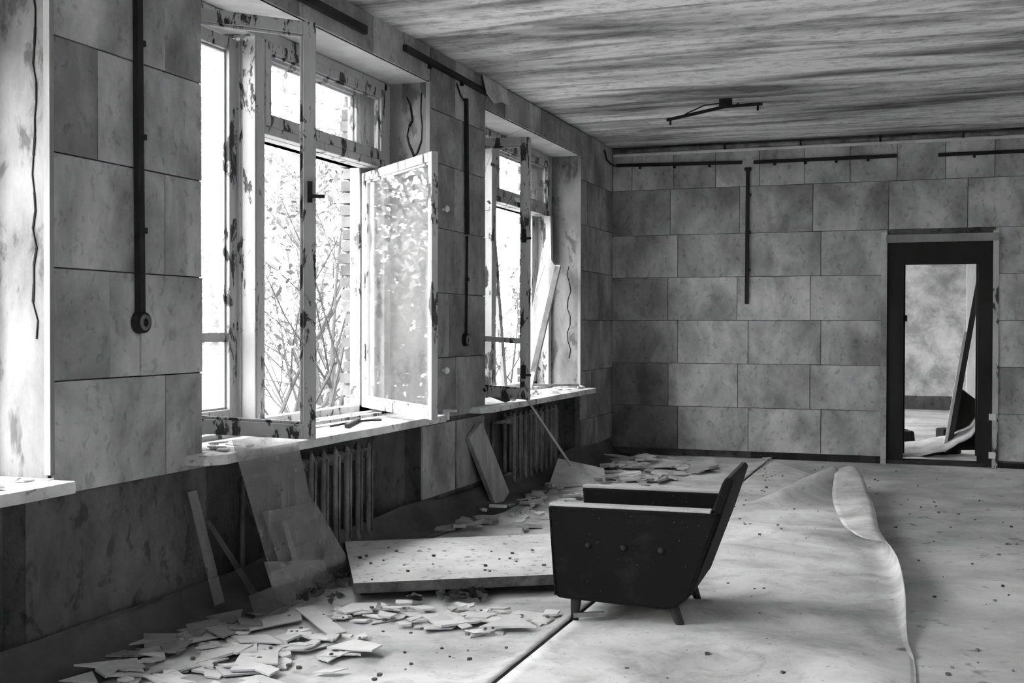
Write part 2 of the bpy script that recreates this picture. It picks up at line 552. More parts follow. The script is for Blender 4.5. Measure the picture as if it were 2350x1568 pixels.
# outer brick corner of the near window, ragged edge
rb = random.Random(3)
for wi, (a, b) in enumerate(WIN[-2:]):
    z = 0.70
    while z < 2.9:
        h = 0.076
        ex = rb.uniform(-0.022, 0.022)
        piece('brick', 'brick', w_left, (XO - 0.015 + ex, b - 0.185 + rb.uniform(-0.012, 0.012), z), (XO + 0.098, b - 0.10, z + h - rb.uniform(0.006, 0.012)),
              rb.uniform(0.7, 1.35), 0.02, rb)
        z += h + 0.004
# cracks in the plaster
def crack(pts, w, nrm):
    b = MB()
    nrm = Vector(nrm)
    for p, q in zip(pts, pts[1:]):
        p, q = Vector(p), Vector(q)
        b.beam(p, q, w * random.Random(int(p.z * 1000)).uniform(0.5, 1.3), 0.004, side=nrm.cross(q - p))
    return b.build('crack', 'crack', w_left)
rc = random.Random(21)
yj = 3.60 - 0.002
crack([(XL - 0.055 + rc.uniform(-0.012, 0.012), yj, 2.6 - i * 0.07) for i in range(20)], 0.007, (0, -1, 0))
yj = 7.165 - 0.002
cp = [(-3.33, 2.86), (-3.30, 2.80), (-3.285, 2.70), (-3.31, 2.66), (-3.325, 2.60), (-3.31, 2.54), (-3.29, 2.50), (-3.275, 2.46), (-3.28, 2.38), (-3.275, 2.25), (-3.28, 2.15)]
crack([(x, yj, z) for x, z in cp], 0.012, (0, -1, 0))
cp = [(-3.22, 2.88), (-3.225, 2.76), (-3.215, 2.66), (-3.22, 2.56), (-3.25, 2.48), (-3.275, 2.46)]
crack([(x, yj, z) for x, z in cp], 0.009, (0, -1, 0))
yj = 10.72 - 0.002
crack([(XL - 0.10 - 0.02 * math.sin(i * 1.7), yj, 1.9 - i * 0.08) for i in range(12)], 0.008, (0, -1, 0))

# ------------------------------------------------------------------ far wall
DX0, DX1, DZ = -0.419, 0.55, 2.21
wf = MB()
wf.box(XL - 0.05, DX0, YF, YF + 0.28, -0.05, ZC + 0.1)
wf.box(DX1, XR, YF, YF + 0.28, -0.05, ZC + 0.1)
wf.box(DX0, DX1, YF, YF + 0.28, DZ, ZC + 0.1)
w_far = wf.build('wall_far', ['rough'])
tag(w_far, 'far wall of grey rectangular panels with the door', 'wall', kind='structure')
rf = random.Random(8)
farcols = [[-2.464, -1.748, -1.036], [-2.566, -1.855, -1.143], [-2.468, -1.752, -1.04], [-2.574, -1.863, -1.143],
           [-2.471, -1.752, -1.044], [-2.55, -1.841, -1.122], [-2.956, -2.52, -2.085, -1.647, -1.208, -0.771, -0.334, 0.104, 0.54]]
for r in range(7):
    z0, z1 = ROWS[r], ROWS[r + 1]
    cuts = [XL + 0.012] + farcols[r]
    step = 0.713 if r < 6 else 0.437
    while cuts[-1] + step < XR:
        cuts.append(cuts[-1] + step)
    cuts.append(XR)
    segs = []
    for a, b in zip(cuts, cuts[1:]):
        if z0 < DZ - 0.02:
            if b <= DX0 + 0.001 or a >= DX1 - 0.001:
                segs.append((a, b))
            else:
                if a < DX0: segs.append((a, DX0))
                if b > DX1: segs.append((DX1, b))
        else:
            segs.append((a, b))
    for k, (a, b) in enumerate(segs):
        if b - a < 0.03: continue
        t = rf.uniform(0.86, 1.12)
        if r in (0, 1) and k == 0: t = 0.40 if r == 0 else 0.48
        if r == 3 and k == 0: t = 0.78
        if r == 0 and k in (1, 2): t = 1.15  # lighter tone paints the pool of daylight low on this wall
        zz0 = max(z0, DZ + 0.0) if (a > DX0 - 0.01 and b < DX1 + 0.01 and z0 < DZ < z1) else z0
        pr = 0.014 + rf.uniform(-0.003, 0.003)
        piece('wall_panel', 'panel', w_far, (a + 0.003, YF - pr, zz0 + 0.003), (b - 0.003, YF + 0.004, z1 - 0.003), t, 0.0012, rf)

# dark skirting tiles and top trim
bb = MB().box(-1.72, DX0 - 0.02, YF - 0.012, YF, 0.0, 0.066).build('baseboard_far', 'doordark')
tag(bb, 'dark tiled skirting under the far wall', 'baseboard', kind='structure')
x = -1.715
while x < DX0 - 0.05:
    x2 = min(x + 0.15, DX0 - 0.022)
    piece('skirting_tile', 'doordark', bb, (x + 0.002, YF - 0.026, 0.0), (x2 - 0.002, YF - 0.010, 0.07), rf.uniform(0.8, 2.0), 0.01, rf)
    x = x2
bb2 = MB().box(DX1 + 0.05, XR, YF - 0.02, YF, 0.0, 0.05).build('baseboard_right', 'doordark')
tag(bb2, 'dark skirting right of the open door', 'baseboard', kind='structure')
t1 = MB().tube([(XL + 0.02, YF - 0.03, 3.148), (-1.2, YF - 0.03, 3.146), (XR, YF - 0.03, 3.148)], 0.022, 10).build('trim_1', 'iron', smooth=True)
tag(t1, 'grey pipe along top of the far wall', 'trim', kind='structure')
t2 = MB().box(XL + 0.02, XR, YF - 0.028, YF - 0.005, 3.092, 3.118).build('trim_2', 'lath')
tag(t2, 'pale strip under the pipe along the far wall', 'trim', kind='structure')
t3 = MB()
for k in range(7):
    xx = -2.0 + k * 0.75
    t3.box(xx, xx + 0.02, YF - 0.056, YF - 0.006, 3.118, 3.176)
for k, o in enumerate([0]):
    o = t3.build('pipe_clip', 'conduit', t1)

# ------------------------------------------------------------------ walls not in view, close the room
w = MB().box(XR, XR + 0.2, YB - 0.3, 20.5, -0.1, ZC + 0.1).build('wall_right', 'limewash')
tag(w, 'pale side wall outside the frame', 'wall', kind='structure')
w = MB().box(XO, XR + 0.2, YB - 0.25, YB, -0.1, ZC + 0.1).build('wall_back', 'limewash')
tag(w, 'pale wall behind the viewer', 'wall', kind='structure')
w = MB().box(XO, XR + 0.2, 20.0, 20.3, -0.1, ZC + 0.1).build('wall_beyond', 'nextwall')
tag(w, 'patchy pale wall seen through the open door', 'wall', kind='structure')
t = MB().box(0.50, 0.74, 19.6, 20.0, 0.0, ZC).build('trim_3', 'lath')
tag(t, 'pale pilaster on the wall beyond the door', 'trim', kind='structure')
t = MB().box(XL, XR, 19.96, 20.0, 0.0, 0.22).build('baseboard_beyond', 'rough')
tag(t, 'dull grey skirting on the wall beyond the door', 'baseboard', kind='structure')

# ------------------------------------------------------------------ door without a leaf
d1 = empty('door_1', (0.065, YF, 0)); tag(d1, 'black door frame with no leaf in the far wall', 'door', kind='structure')
MB().box(DX0, DX0 + 0.15, YF + 0.0, YF + 0.12, 0, DZ).box(DX0 + 0.15, DX0 + 0.165, YF + 0.05, YF + 0.12, 0.1, 1.93).build('door_jamb', 'doordark', d1)
MB().box(DX1 - 0.15, DX1 - 0.02, YF + 0.0, YF + 0.12, 0, DZ).box(DX1 - 0.165, DX1 - 0.15, YF + 0.05, YF + 0.12, 0.1, 1.93).build('door_jamb', 'doordark', d1)
MB().box(DX0 + 0.15, DX1 - 0.15, YF + 0.0, YF + 0.12, 1.93, 2.14).box(DX0 + 0.1, DX1 - 0.1, YF - 0.004, YF + 0.004, 1.925, 1.96).build('door_head', 'doordark', d1)
MB().box(DX0, DX1, YF - 0.005, YF + 0.2, 0.0, 0.035).build('threshold', 'wooddark', d1)
MB().box(DX0 - 0.055, DX0 - 0.002, YF - 0.03, YF + 0.02, 0, DZ + 0.03).build('architrave', 'panel', d1)
MB().box(DX1 - 0.02, DX1 + 0.03, YF - 0.03, YF + 0.05, 0, DZ + 0.03).build('architrave', 'paintbad', d1)
MB().box(DX0 - 0.01, DX1 + 0.03, YF - 0.034, YF + 0.04, 2.14, 2.215).build('architrave', 'lathgrey', d1)
for zz in (0.09, 0.45):
    MB().box(DX1 - 0.05, DX1 + 0.01, YF - 0.05, YF - 0.025, zz, zz + 0.06).build('broken_plaster', 'lath', d1)
MB().box(DX0 + 0.165, DX0 + 0.185, YF + 0.04, YF + 0.08, 1.38, 1.44).build('latch_plate', 'doordark', d1)

# ================================================================== WINDOWS
def casement(win, name, hinge, ang, width, z0, z1, panes, mat='paint', bar=None, stile=0.062, th=0.042, drop=0.0, glass_m='glass', latch=None):
    """an opened leaf: hinge (x, y), ang = heading of the leaf in the floor plane"""
    d = Vector((math.cos(ang), math.sin(ang), 0)); n = Vector((-d.y, d.x, 0))
    h = Vector((hinge[0], hinge[1], 0))
    def at(s, z, k=0.0): return h + d * s + n * k + Vector((0, 0, z - drop * s))
    b = MB()
    up = Vector((0, 0, 1))
    def bar_(s0, s1, za, zb, t=th):
        c = at((s0 + s1) / 2, (za + zb) / 2)
        dd = d - up * drop
        b.obox(c, dd * (s1 - s0) / 2, n * t / 2, up * (zb - za) / 2)
    bar_(0, stile, z0, z1); bar_(width - stile, width, z0, z1)
    bar_(stile, width - stile, z0, z0 + stile * 1.15); bar_(stile, width - stile, z1 - stile, z1)
    # glazing rebate, a thinner lip inside the frame
    lip = 0.014
    bar_(stile, stile + lip, z0 + stile * 1.15, z1 - stile, th * 0.45); bar_(width - stile - lip, width - stile, z0 + stile * 1.15, z1 - stile, th * 0.45)
    bar_(stile, width - stile, z1 - stile - lip, z1 - stile, th * 0.45); bar_(stile, width - stile, z0 + stile * 1.15, z0 + stile * 1.15 + lip, th * 0.45)
    o = b.build(name, mat, win, bevel=0.004)
    if bar:
        b2 = MB(); b = b2
        bar_(stile, width - stile, bar - 0.02, bar + 0.02, th * 0.8)
        b2.build('glazing_bar', mat, o)
    for (za, zb) in panes:
        b2 = MB(); b = b2
        bar_(stile + 0.004, width - stile - 0.004, za, zb, 0.004)
        b2.build('pane', glass_m, o)
    if latch:
        for zl in latch:
            b2 = MB().obox(at(width - 0.03, zl, -th * 0.9), d * 0.012, n * 0.014, up * 0.05)
            b2.obox(at(width - 0.03 + 0.03, zl - 0.02, -th * 1.4), d * 0.04, n * 0.008, up * 0.008)
            b2.build('latch', 'conduit', o)
    return o

def make_window(idx, a, b, label, sill=(None, None), tall=None, wide=None, detail=True):
    win = empty('window_%d' % idx, (XL - 0.3, (a + b) / 2, ZS))
    tag(win, label, 'window', kind='structure')
    xi0, xi1 = XL - 0.334, XL - 0.274      # inner frame
    xo0, xo1 = XL - 0.474, XL - 0.404      # outer frame
    m1, m2 = a + 0.925, a + 1.005          # mullion
    zb, zt = 0.735, 2.945
    # box frame
    fr = MB()
    fr.box(xo0, xi1, a, a + 0.05, zb, zt)
    fr.box(xi0, xi1, b - 0.09, b, zb, zt)
    fr.box(xo0, xo1, b - 0.20, b, zb, zt)
    fr.box(xo1, xi0, b - 0.05, b, zb, zt)
    fr.box(xo0, xi1, a + 0.05, b - 0.05, zt - 0.055, zt)
    fr.box(xi0, xi1, a + 0.05, b - 0.05, zb, zb + 0.03)
    fr.box(xo0, xo1, a + 0.05, b - 0.05, zb, zb + 0.065)
    fr.box(xo1, xi0, a + 0.05, b - 0.05, zb, zb + 0.012)
    fr.build('frame', 'paint', win, bevel=0.004)
    mu = MB()
    mu.box(xo0, xi1, m1, m2, zb, zt - 0.05)
    mu.box((xo1 + xi0) / 2 + 0.012, xi1 - 0.004, m1 - 0.012, m1, zb + 0.03, zt - 0.05)
    mu.box(xo1 + 0.004, (xo1 + xi0) / 2 - 0.004, m1 - 0.008, m1, zb + 0.03, zt - 0.05)
    mu.build('mullion', 'paint', win, bevel=0.005)
    tr = MB()
    tr.box(xi0, xi1, m2, b - 0.09, 2.375, 2.425)
    tr.box(xo0, xi0, m2, b - 0.09, 2.372, 2.395)
    tr.box(xo0, xo1, m2, b - 0.2, 2.372, 2.45)
    tr.build('transom', 'paint', win, bevel=0.004)
    # upper lights, inner and outer
    def light(name, x0, x1, y0, y1, z0, z1, w, mat, gm='glass', dw=None):
        s = MB()
        s.box(x0, x1, y0, y0 + w, z0, z1).box(x0, x1, y1 - w, y1, z0, z1)
        s.box(x0, x1, y0 + w, y1 - w, z0, z0 + w).box(x0, x1, y0 + w, y1 - w, z1 - w, z1)
        xm = (x0 + x1) / 2
        l = 0.012
        s.box(xm - 0.01, xm + 0.01, y0 + w, y0 + w + l, z0 + w, z1 - w).box(xm - 0.01, xm + 0.01, y1 - w - l, y1 - w, z0 + w, z1 - w)
        s.box(xm - 0.01, xm + 0.01, y0 + w, y1 - w, z1 - w - l, z1 - w).box(xm - 0.01, xm + 0.01, y0 + w, y1 - w, z0 + w, z0 + w + l)
        o = s.build(name, mat, win, bevel=0.003)
        if gm:
            MB().box(xm - 0.002, xm + 0.002, y0 + w, y1 - w, z0 + w, z1 - w).build('pane', gm, o)
        return o
    light('upper_sash', xi0 + 0.012, xi1 + 0.006, m2 + 0.002, b - 0.09, 2.425, zt - 0.055, 0.058, 'paintbad')
    light('upper_sash', xo0 + 0.01, xo1 + 0.006, m2 + 0.03, b - 0.20, 2.45, zt - 0.055, 0.05, 'paint')
    # outer left sash, two panes
    s = light('outer_sash', xo0 + 0.01, xo1 + 0.008, a + 0.06, m1 - 0.008, zb + 0.065, zt - 0.07, 0.07, 'paint', None)
    xm = (xo0 + xo1) / 2 + 0.009
    MB().box(xm - 0.012, xm + 0.02, a + 0.12, m1 - 0.07, 1.235, 1.285).build('glazing_bar', 'paint', s)
    for z0_, z1_ in ((zb + 0.13, 1.24), (1.28, zt - 0.13)):
        MB().box(xm - 0.002, xm + 0.002, a + 0.125, m1 - 0.075, z0_, z1_).build('pane', 'glassdirty', s)
    # sill
    y0, y1 = sill
    si = MB()
    rr = random.Random(idx)
    nseg = 24
    pts = []
    for k in range(nseg + 1):
        y = lerp(y0, y1, k / nseg)
        ex = -0.05 if k == 0 else 0
        pts.append((XL + 0.155 + rr.uniform(-0.006, 0.004) + ex, y, 0.69))
    pts += [(XL - 0.30, y1, 0.69), (XL - 0.30, y0, 0.69)]
    # keep inside the opening behind the wall face
    pts = [p for p in pts]
    front = pts[:nseg + 1]
    poly = front + [(XL + 0.004, y1, 0.69), (XL + 0.004, b, 0.69), (XL - 0.30, b, 0.69), (XL - 0.30, a, 0.69), (XL + 0.004, a, 0.69), (XL + 0.004, y0, 0.69)]
    si.prism(poly, (0, 0, 0.047))
    si.build('window_sill', 'sill', win, bevel=0.006)
    return win

w1 = make_window(1, WIN[2][0], WIN[2][1], 'window at left edge of the picture, mostly out of frame', (0.8, 3.58))
w2 = make_window(2, WIN[3][0], WIN[3][1], 'large near window with two leaves swung into the room', (4.46, 7.14))
w3 = make_window(3, WIN[4][0], WIN[4][1], 'farther window with one leaf open and broken glass', (7.88, 10.80))
w0 = make_window(4, WIN[1][0], WIN[1][1], 'unseen window behind the viewer, added for daylight', (-2.8, 0.04))  # out of view, added to let more daylight in
for k, (a, b) in enumerate([WIN[0]] + WIN2):  # the first, out of view at the rear, is added for daylight
    w_ = empty('window_%d' % (5 + k), (XL - 0.3, (a + b) / 2, ZS))
    tag(w_, ['rearmost unseen window behind the viewer, added for daylight', 'window of the room beyond the door, nearest the doorway', 'window of the room beyond the door, farthest away'][k], 'window', kind='structure')
    MB().box(XL - 0.4, XL - 0.34, a, a + 0.08, ZS, ZT).box(XL - 0.4, XL - 0.34, b - 0.08, b, ZS, ZT).box(XL - 0.4, XL - 0.34, a + 0.9, a + 1.0, ZS, ZT)\
        .box(XL - 0.4, XL - 0.34, a, b, ZT - 0.08, ZT).box(XL - 0.4, XL - 0.34, a, b, ZS, ZS + 0.08).box(XL - 0.4, XL - 0.34, a, b, 2.35, 2.42).build('frame', 'paint', w_)

# near window leaves
def heading(p, q): return math.atan2(q[1] - p[1], q[0] - p[0])
h0, h1 = (-3.45, 4.63), (-2.82, 5.02)
casement(w2, 'casement', h0, heading(h0, h1), 0.745, 0.825, 2.84, [], 'paintbad', latch=(2.02,), drop=0.075)
h0, h1 = (-3.56, 7.00), (-2.70, 6.20)
casement(w2, 'casement', h0, heading(h0, h1), 1.17, 0.785, 2.335, [(0.85, 2.28)], 'paint', drop=0.004, glass_m='glass', stile=0.055)
# farther window leaves
h0, h1 = (-3.45, 8.245), (-2.80, 8.149)
casement(w3, 'casement', h0, heading(h0, h1), 0.665, 0.815, 2.745, [(0.87, 1.225)], 'paintbad', bar=1.245, drop=0.05, latch=(2.02, 1.02))

# window furniture on the wall beside the near window
for zz in (2.125, 1.02):
    k = MB().tube([(XL, 7.39, zz), (XL + 0.04, 7.39, zz)], [0.012, 0.012], 8).tube([(XL + 0.035, 7.39, zz), (XL + 0.045, 7.39, zz), (XL + 0.06, 7.39, zz)], [0.02, 0.026, 0.016], 10).build('wall_knob', 'china', smooth=True)
    tag(k, 'small white knob on pier between the windows, %s of the two' % ('upper' if zz > 2 else 'lower'), 'knob')
k = MB().box(XL + 0.01, XL + 0.11, 7.39, 7.42, 0.735, 0.75).box(XL + 0.01, XL + 0.05, 7.39, 7.43, 0.68, 0.735).build('window_stay', 'china')
tag(k, 'white bracket stub on pier right of the near sill', 'bracket')

# ================================================================== LINOLEUM
LX0, LX1 = -3.168, -1.505
def left_lino(u, v):
    # u: distance from right edge along the sheet, v: y
    top = 0.135 + 0.035 * math.sin(v * 1.3) + 0.02 * math.sin(v * 3.7 + 1)
    cr = 0.13
    xs = LX1 - u
    flat_end = LX0 + cr + 0.012
    wob = 0.004 * mnoise.noise(Vector((u * 3, v * 2.5, 0)))
    z = 0.004 + max(0.0, wob)
    lift = 0.02 * smooth01((0.12 - u) / 0.12)
    if xs >= flat_end:
        endlift = 0.0
        return (xs, v, z + lift)
    s = flat_end - xs
    arc = cr * math.pi / 2
    if s < arc:
        a = s / cr
        return (flat_end - cr * math.sin(a), v, 0.004 + cr * (1 - math.cos(a)))
    return (LX0 + 0.012 + 0.006 * math.sin(v * 5), v, 0.004 + cr + (s - arc) / 0.1 * max(0.0, top - cr) )
flat_len = LX1 - (LX0 + 0.13 + 0.012)
us = [0, 0.03, 0.06, 0.1, 0.15] + [0.15 + i * 0.08 for i in range(1, 18)]
us = [u for u in us if u < flat_len - 0.10] + [flat_len - 0.06]
vs_ = [1.2 + i * 0.1 for i in range(int((YF - 0.03 - 1.2) / 0.1) + 1)] + [YF - 0.03]
o = MB().grid(left_lino, us, vs_).build('linoleum_sheet', 'linodark', smooth=True, solid=0.003)
tag(o, 'flat dusty linoleum lying under the windows', 'linoleum')
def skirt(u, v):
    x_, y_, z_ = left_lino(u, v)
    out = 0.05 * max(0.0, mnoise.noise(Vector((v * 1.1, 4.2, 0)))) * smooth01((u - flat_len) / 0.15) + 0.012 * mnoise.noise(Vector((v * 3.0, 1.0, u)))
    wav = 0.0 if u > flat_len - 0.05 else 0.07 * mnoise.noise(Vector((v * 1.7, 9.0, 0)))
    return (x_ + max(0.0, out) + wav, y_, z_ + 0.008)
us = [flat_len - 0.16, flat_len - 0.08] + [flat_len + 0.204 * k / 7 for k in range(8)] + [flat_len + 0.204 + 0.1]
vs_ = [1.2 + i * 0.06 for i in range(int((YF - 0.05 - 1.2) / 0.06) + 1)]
o = MB().grid(skirt, us, vs_).build('baseboard_shaded', 'linoshadegrime', smooth=True, solid=0.003)  # turn-up of the sheet, shade at the wall foot painted in dark
tag(o, 'linoleum turned up at the wall foot under the windows, dark with grime and painted shade', 'baseboard', kind='structure')

XE = -1.49
rim_tab = [(2.5, -0.05), (4.62, -0.07), (5.3, -0.105), (5.9, -0.12), (6.4, -0.155), (6.9, -0.225), (7.5, -0.30), (8.3, -0.36), (8.9, -0.42), (9.5, -0.52), (9.85, -0.66), (10.3, -0.86), (11.0, -1.16), (11.85, -1.60)]
rad_tab = [(4.9, 0.0), (5.2, 0.02), (5.6, 0.04), (6.1, 0.062), (6.7, 0.068), (7.0, 0.062), (7.6, 0.05), (8.3, 0.05), (8.9, 0.05), (9.35, 0.05), (9.65, 0.05), (9.85, 0.02), (10.1, 0.0)]
ang_tab = [(5.0, 0.0), (5.4, 1.0), (6.0, 1.85), (6.72, 2.0), (6.82, 3.05), (9.7, 3.05), (10.0, 2.0)]
flap_tab = [(6.70, 0.0), (6.84, 0.10), (7.3, 0.14), (8.3, 0.22), (9.0, 0.22), (9.55, 0.14), (9.85, 0.02), (10.0, 0.0)]
def rim_h(y):
    return 0.012 + 0.11 * math.exp(-((y - 9.62) / (0.42 if y < 9.62 else 0.18)) ** 2)
def lino_h(x, y):
    """height of the buckled sheet"""
    t = smooth01((x - XE) / 0.25)
    h = 0.0
    # main tented fold rising towards its right edge
    c = 9.66 + (x + 0.68) * 1.75
    wd = 0.28 if y < c else 0.16
    h += 0.23 * math.exp(-((y - c) / wd) ** 2) * smooth01((x + 1.40) / 0.80)
    # lesser waves across the sheet
    for (yc, sl, w_, am, xa) in ((8.35, 0.25, 0.22, 0.035, -0.9), (7.55, 0.1, 0.20, 0.045, -0.8), (6.75, -0.15, 0.16, 0.03, -1.0), (6.1, 0.1, 0.2, 0.03, -0.7), (5.35, 0.12, 0.16, 0.035, -0.9), (4.75, -0.1, 0.3, 0.045, -0.6), (10.7, 0.5, 0.25, 0.05, -1.4)):
        yy = yc + (x + 0.8) * sl + 0.06 * math.sin(x * 4 + yc)
        h += am * math.exp(-((y - yy) / w_) ** 2) * math.exp(-((x - xa) / 0.7) ** 2) * t
    h += 0.012 * t * max(0, mnoise.noise(Vector((x * 2.2, y * 2.6, 3))))
    # sheet climbing the far wall skirting
    h += 0.09 * smooth01((y - 11.45) / 0.4) * smooth01((-1.35 - x) / 0.3 + 0.4) if y > 11.4 else 0
    return h
NFLAT, NARC, NFLAP = 30, 12, 6
def right_lino(i, y):
    xr = curve(y, rim_tab); r = max(0.0, curve(y, rad_tab)); fl_ = interp(y, flap_tab) if y < 6.9 else max(0.0, curve(y, flap_tab)); am = interp(y, ang_tab)
    x0 = XE
    rr_ = max(r, 0.0005)
    x1 = xr - rr_
    zb = rim_h(y)
    if i <= NFLAT:
        x = lerp(x0, x1, i / NFLAT)
        edge = smooth01((x - (x1 - 0.16)) / 0.16)
        z = lerp(0.012 + lino_h(x, y), zb, edge)
        if x < x0 + 0.01: z = 0.02
        return (x, y, z)
    if r <= 0.001:
        k = (i - NFLAT) / (NARC + NFLAP)
        return (x1 + 0.02 * k, y, max(0.004, zb * (1 - k)))
    if i <= NFLAT + NARC:
        a = am * (i - NFLAT) / NARC
        return (x1 + rr_ * math.sin(a), y, zb + rr_ * (1 - math.cos(a)))
    k = (i - NFLAT - NARC) / NFLAP
    xe, ze = x1 + rr_ * math.sin(am), zb + rr_ * (1 - math.cos(am))
    if am < 2.9:
        return (xe + math.cos(am) * 0.02 * k, y, ze + math.sin(am) * 0.02 * k)
    xs = xe - fl_ * k
    hz = 0.012 + lino_h(xs, y) * (1 - smooth01((xs - (x1 - 0.22)) / 0.22))
    z = lerp(ze, ze - 0.6 * rr_ * smooth01((y - 6.95) / 0.7), smooth01(k))
    return (xs, y, max(z, hz + 0.010))
vy = [2.4 + i * 0.04 for i in range(int((11.86 - 2.4) / 0.04) + 1)]
o = MB().grid(lambda i, y: right_lino(int(i), y), list(range(NFLAT + NARC + NFLAP + 1)), vy).build('linoleum_sheet', 'lino', smooth=True, solid=0.003)
tag(o, 'buckled linoleum strip with its right edge folded back over', 'linoleum')

# ================================================================== ARMCHAIR
ch = empty('armchair', (-1.25, 5.26, 0))
tag(ch, 'low black upholstered armchair facing the windows', 'armchair')
side = [(-1.605, 0.535), (-0.865, 0.532), (-0.868, 0.505), (-0.985, 0.165), (-1.045, 0.115), (-1.09, 0.106), (-1.53, 0.124), (-1.568, 0.128), (-1.575, 0.15)]
def sidepanel(y0, y1):
    return MB().prism([(x, y0, z) for x, z in side], (0, y1 - y0, 0)).build('side_panel', 'fabric', ch, bevel=0.012)
sp1 = sidepanel(4.92, 4.985)
sp2 = sidepanel(5.535, 5.60)
for y0 in (4.916, 5.531):
    MB().box(-1.603, -0.895, y0 + 0.006, y0 + 0.067, 0.530, 0.543).build('arm_top', 'fabricpale', ch, bevel=0.003)  # much paler cloth along the arm tops
back = [(-1.02, 0.165), (-0.905, 0.50), (-0.852, 0.655), (-0.838, 0.68), (-0.818, 0.684), (-0.803, 0.668), (-0.86, 0.49), (-0.98, 0.165)]
MB().prism([(x, 4.95, z) for x, z in back], (0, 0.62, 0)).build('backrest', 'fabric', ch, bevel=0.010)
MB().box(-1.55, -0.98, 4.98, 5.54, 0.17, 0.27).build('seat', 'fabric', ch, bevel=0.015)
MB().box(-1.575, -1.535, 4.98, 5.54, 0.13, 0.29).build('front_rail', 'fabric', ch, bevel=0.01)
MB().tube([(-1.572, 4.917, 0.14), (-1.602, 4.917, 0.525), (-0.89, 4.917, 0.522)], 0.005, 6).build('piping', 'fabric', ch)
for bx, bz in ((-1.425, 0.366), (-1.268, 0.365), (-1.105, 0.362)):
    MB().tube([(bx, 4.922, bz), (bx, 4.914, bz), (bx, 4.908, bz)], [0.014, 0.013, 0.006], 12).build('button', 'buttoncloth', ch, smooth=True)
for (p, q) in (((-1.488, 4.965, 0.15), (-1.503, 4.985, 0.0)), ((-1.07, 4.965, 0.15), (-1.022, 4.985, 0.0)), ((-1.488, 5.56, 0.15), (-1.503, 5.54, 0.0)), ((-1.085, 5.56, 0.15), (-1.030, 5.525, 0.0))):
    P_, Q_ = Vector(p), Vector(q)
    MB().tube([P_, P_.lerp(Q_, 0.5), Q_ + Vector((0, 0, 0.012))], [0.026, 0.022, 0.016], 12).build('leg', 'leg', ch, smooth=True)

ch.rotation_euler = (0, 0, R(2.5))

# ================================================================== RADIATORS
def section_mesh():
    b = MB()
    # one cast column pair with rounded heads
    for xf, r in ((0.045, 0.021), (-0.035, 0.018)):
        pts = [(xf, 0, 0.0), (xf, 0, 0.02), (xf, 0, 0.06), (xf, 0, 0.28), (xf, 0, 0.50), (xf, 0, 0.545), (xf, 0, 0.57)]
        b.tube(pts, [r * 0.4, r * 0.8, r, r * 0.92, r, r * 0.8, r * 0.35], 10)
    b.box(-0.04, 0.05, -0.018, 0.018, 0.03, 0.09)
    b.box(-0.04, 0.05, -0.018, 0.018, 0.48, 0.54)
    b.tube([(0.0, -0.052, 0.06), (0.0, 0.052, 0.06)], 0.026, 10)
    b.tube([(0.0, -0.052, 0.51), (0.0, 0.052, 0.51)], 0.026, 10)
    b.box(0.066, 0.072, -0.006, 0.006, 0.05, 0.53)
    return b
SEC = None
def radiator(y0, n, pitch, label):
    global SEC
    r = empty('radiator', (XL - 0.02, y0 + n * pitch / 2, 0.05)); tag(r, label, 'radiator')
    for k in range(n):
        if SEC is None:
            o = section_mesh().build('radiator_section', 'iron', r, smooth=True, origin=(0, 0, 0)); SEC = o.data
        else:
            o = bpy.data.objects.new('radiator_section', SEC); col.objects.link(o); o.parent = r
        o.location = Vector((XL - 0.02, y0 + k * pitch, 0.06)) - WORLD_ORG[r.name]
        o.scale = (1, pitch / 0.104, 1)
    ye = y0 + (n - 1) * pitch
    MB().tube([(XL - 0.02, y0 - 0.06, 0.57), (XL - 0.02, y0 - 0.22, 0.57), (XL - 0.06, y0 - 0.27, 0.57), (XL - 0.06, y0 - 0.27, 0.0)], 0.014, 10).build('pipe', 'iron', r, smooth=True)
    MB().tube([(XL - 0.02, y0 - 0.06, 0.12), (XL - 0.02, y0 - 0.17, 0.12), (XL - 0.06, y0 - 0.20, 0.12), (XL - 0.06, y0 - 0.20, 0.0)], 0.014, 10).build('pipe', 'iron', r, smooth=True)
radiator(5.30, 8, 0.136, 'cast iron radiator under the near window')
radiator(8.82, 9, 0.136, 'cast iron radiator under the farther window')

# ================================================================== CONDUITS AND WIRING
def conduit(label, p, q, w=0.036, th=0.028, clips=0, wall='left', knob=None):
    r = empty('cable_conduit', tuple(Vector(p).lerp(Vector(q), 0.5))); tag(r, label, 'conduit')
    MB().beam(p, q, w, th, side=(Vector(q) - Vector(p)).cross(Vector((1, 0, 0)) if wall == 'left' else Vector((0, 1, 0)))).build('channel', 'conduit', r, bevel=0.003)
    for k in range(clips):
        c = Vector(p).lerp(Vector(q), (k + 0.7) / (clips + 0.6))
        vert = abs(p[2] - q[2]) > 0.3
        off = Vector((0, w * 0.75, 0)) if (vert and wall == 'left') else (Vector((w * 0.6, 0, 0)) if vert else Vector((0, 0, -w * 0.85)))
        MB().obox(c + off, (0.012, 0, 0), (0, 0.012, 0), (0, 0, 0.012)).build('clip', 'conduit', r)
    if knob:
        x_, y_, z_ = knob
        MB().tube([(x_ - 0.015, y_, z_), (x_ + 0.02, y_, z_)], [0.048, 0.044], 18).build('junction_box', 'conduit', r)
        ring = [(x_ + 0.022, y_ + 0.026 * math.cos(a), z_ + 0.026 * math.sin(a)) for a in [2 * math.pi * i / 16 for i in range(17)]]
        MB().tube(ring, 0.009, 6, cap=False).build('switch_ring', 'iron', r, smooth=True)
    return r
XP = XL + 0.03
conduit('thick black conduit running down the near pier to a round switch', (XP, 4.098, 3.18), (XP, 4.118, 1.37), 0.036, 0.03, 4, knob=(XP, 4.123, 1.335))
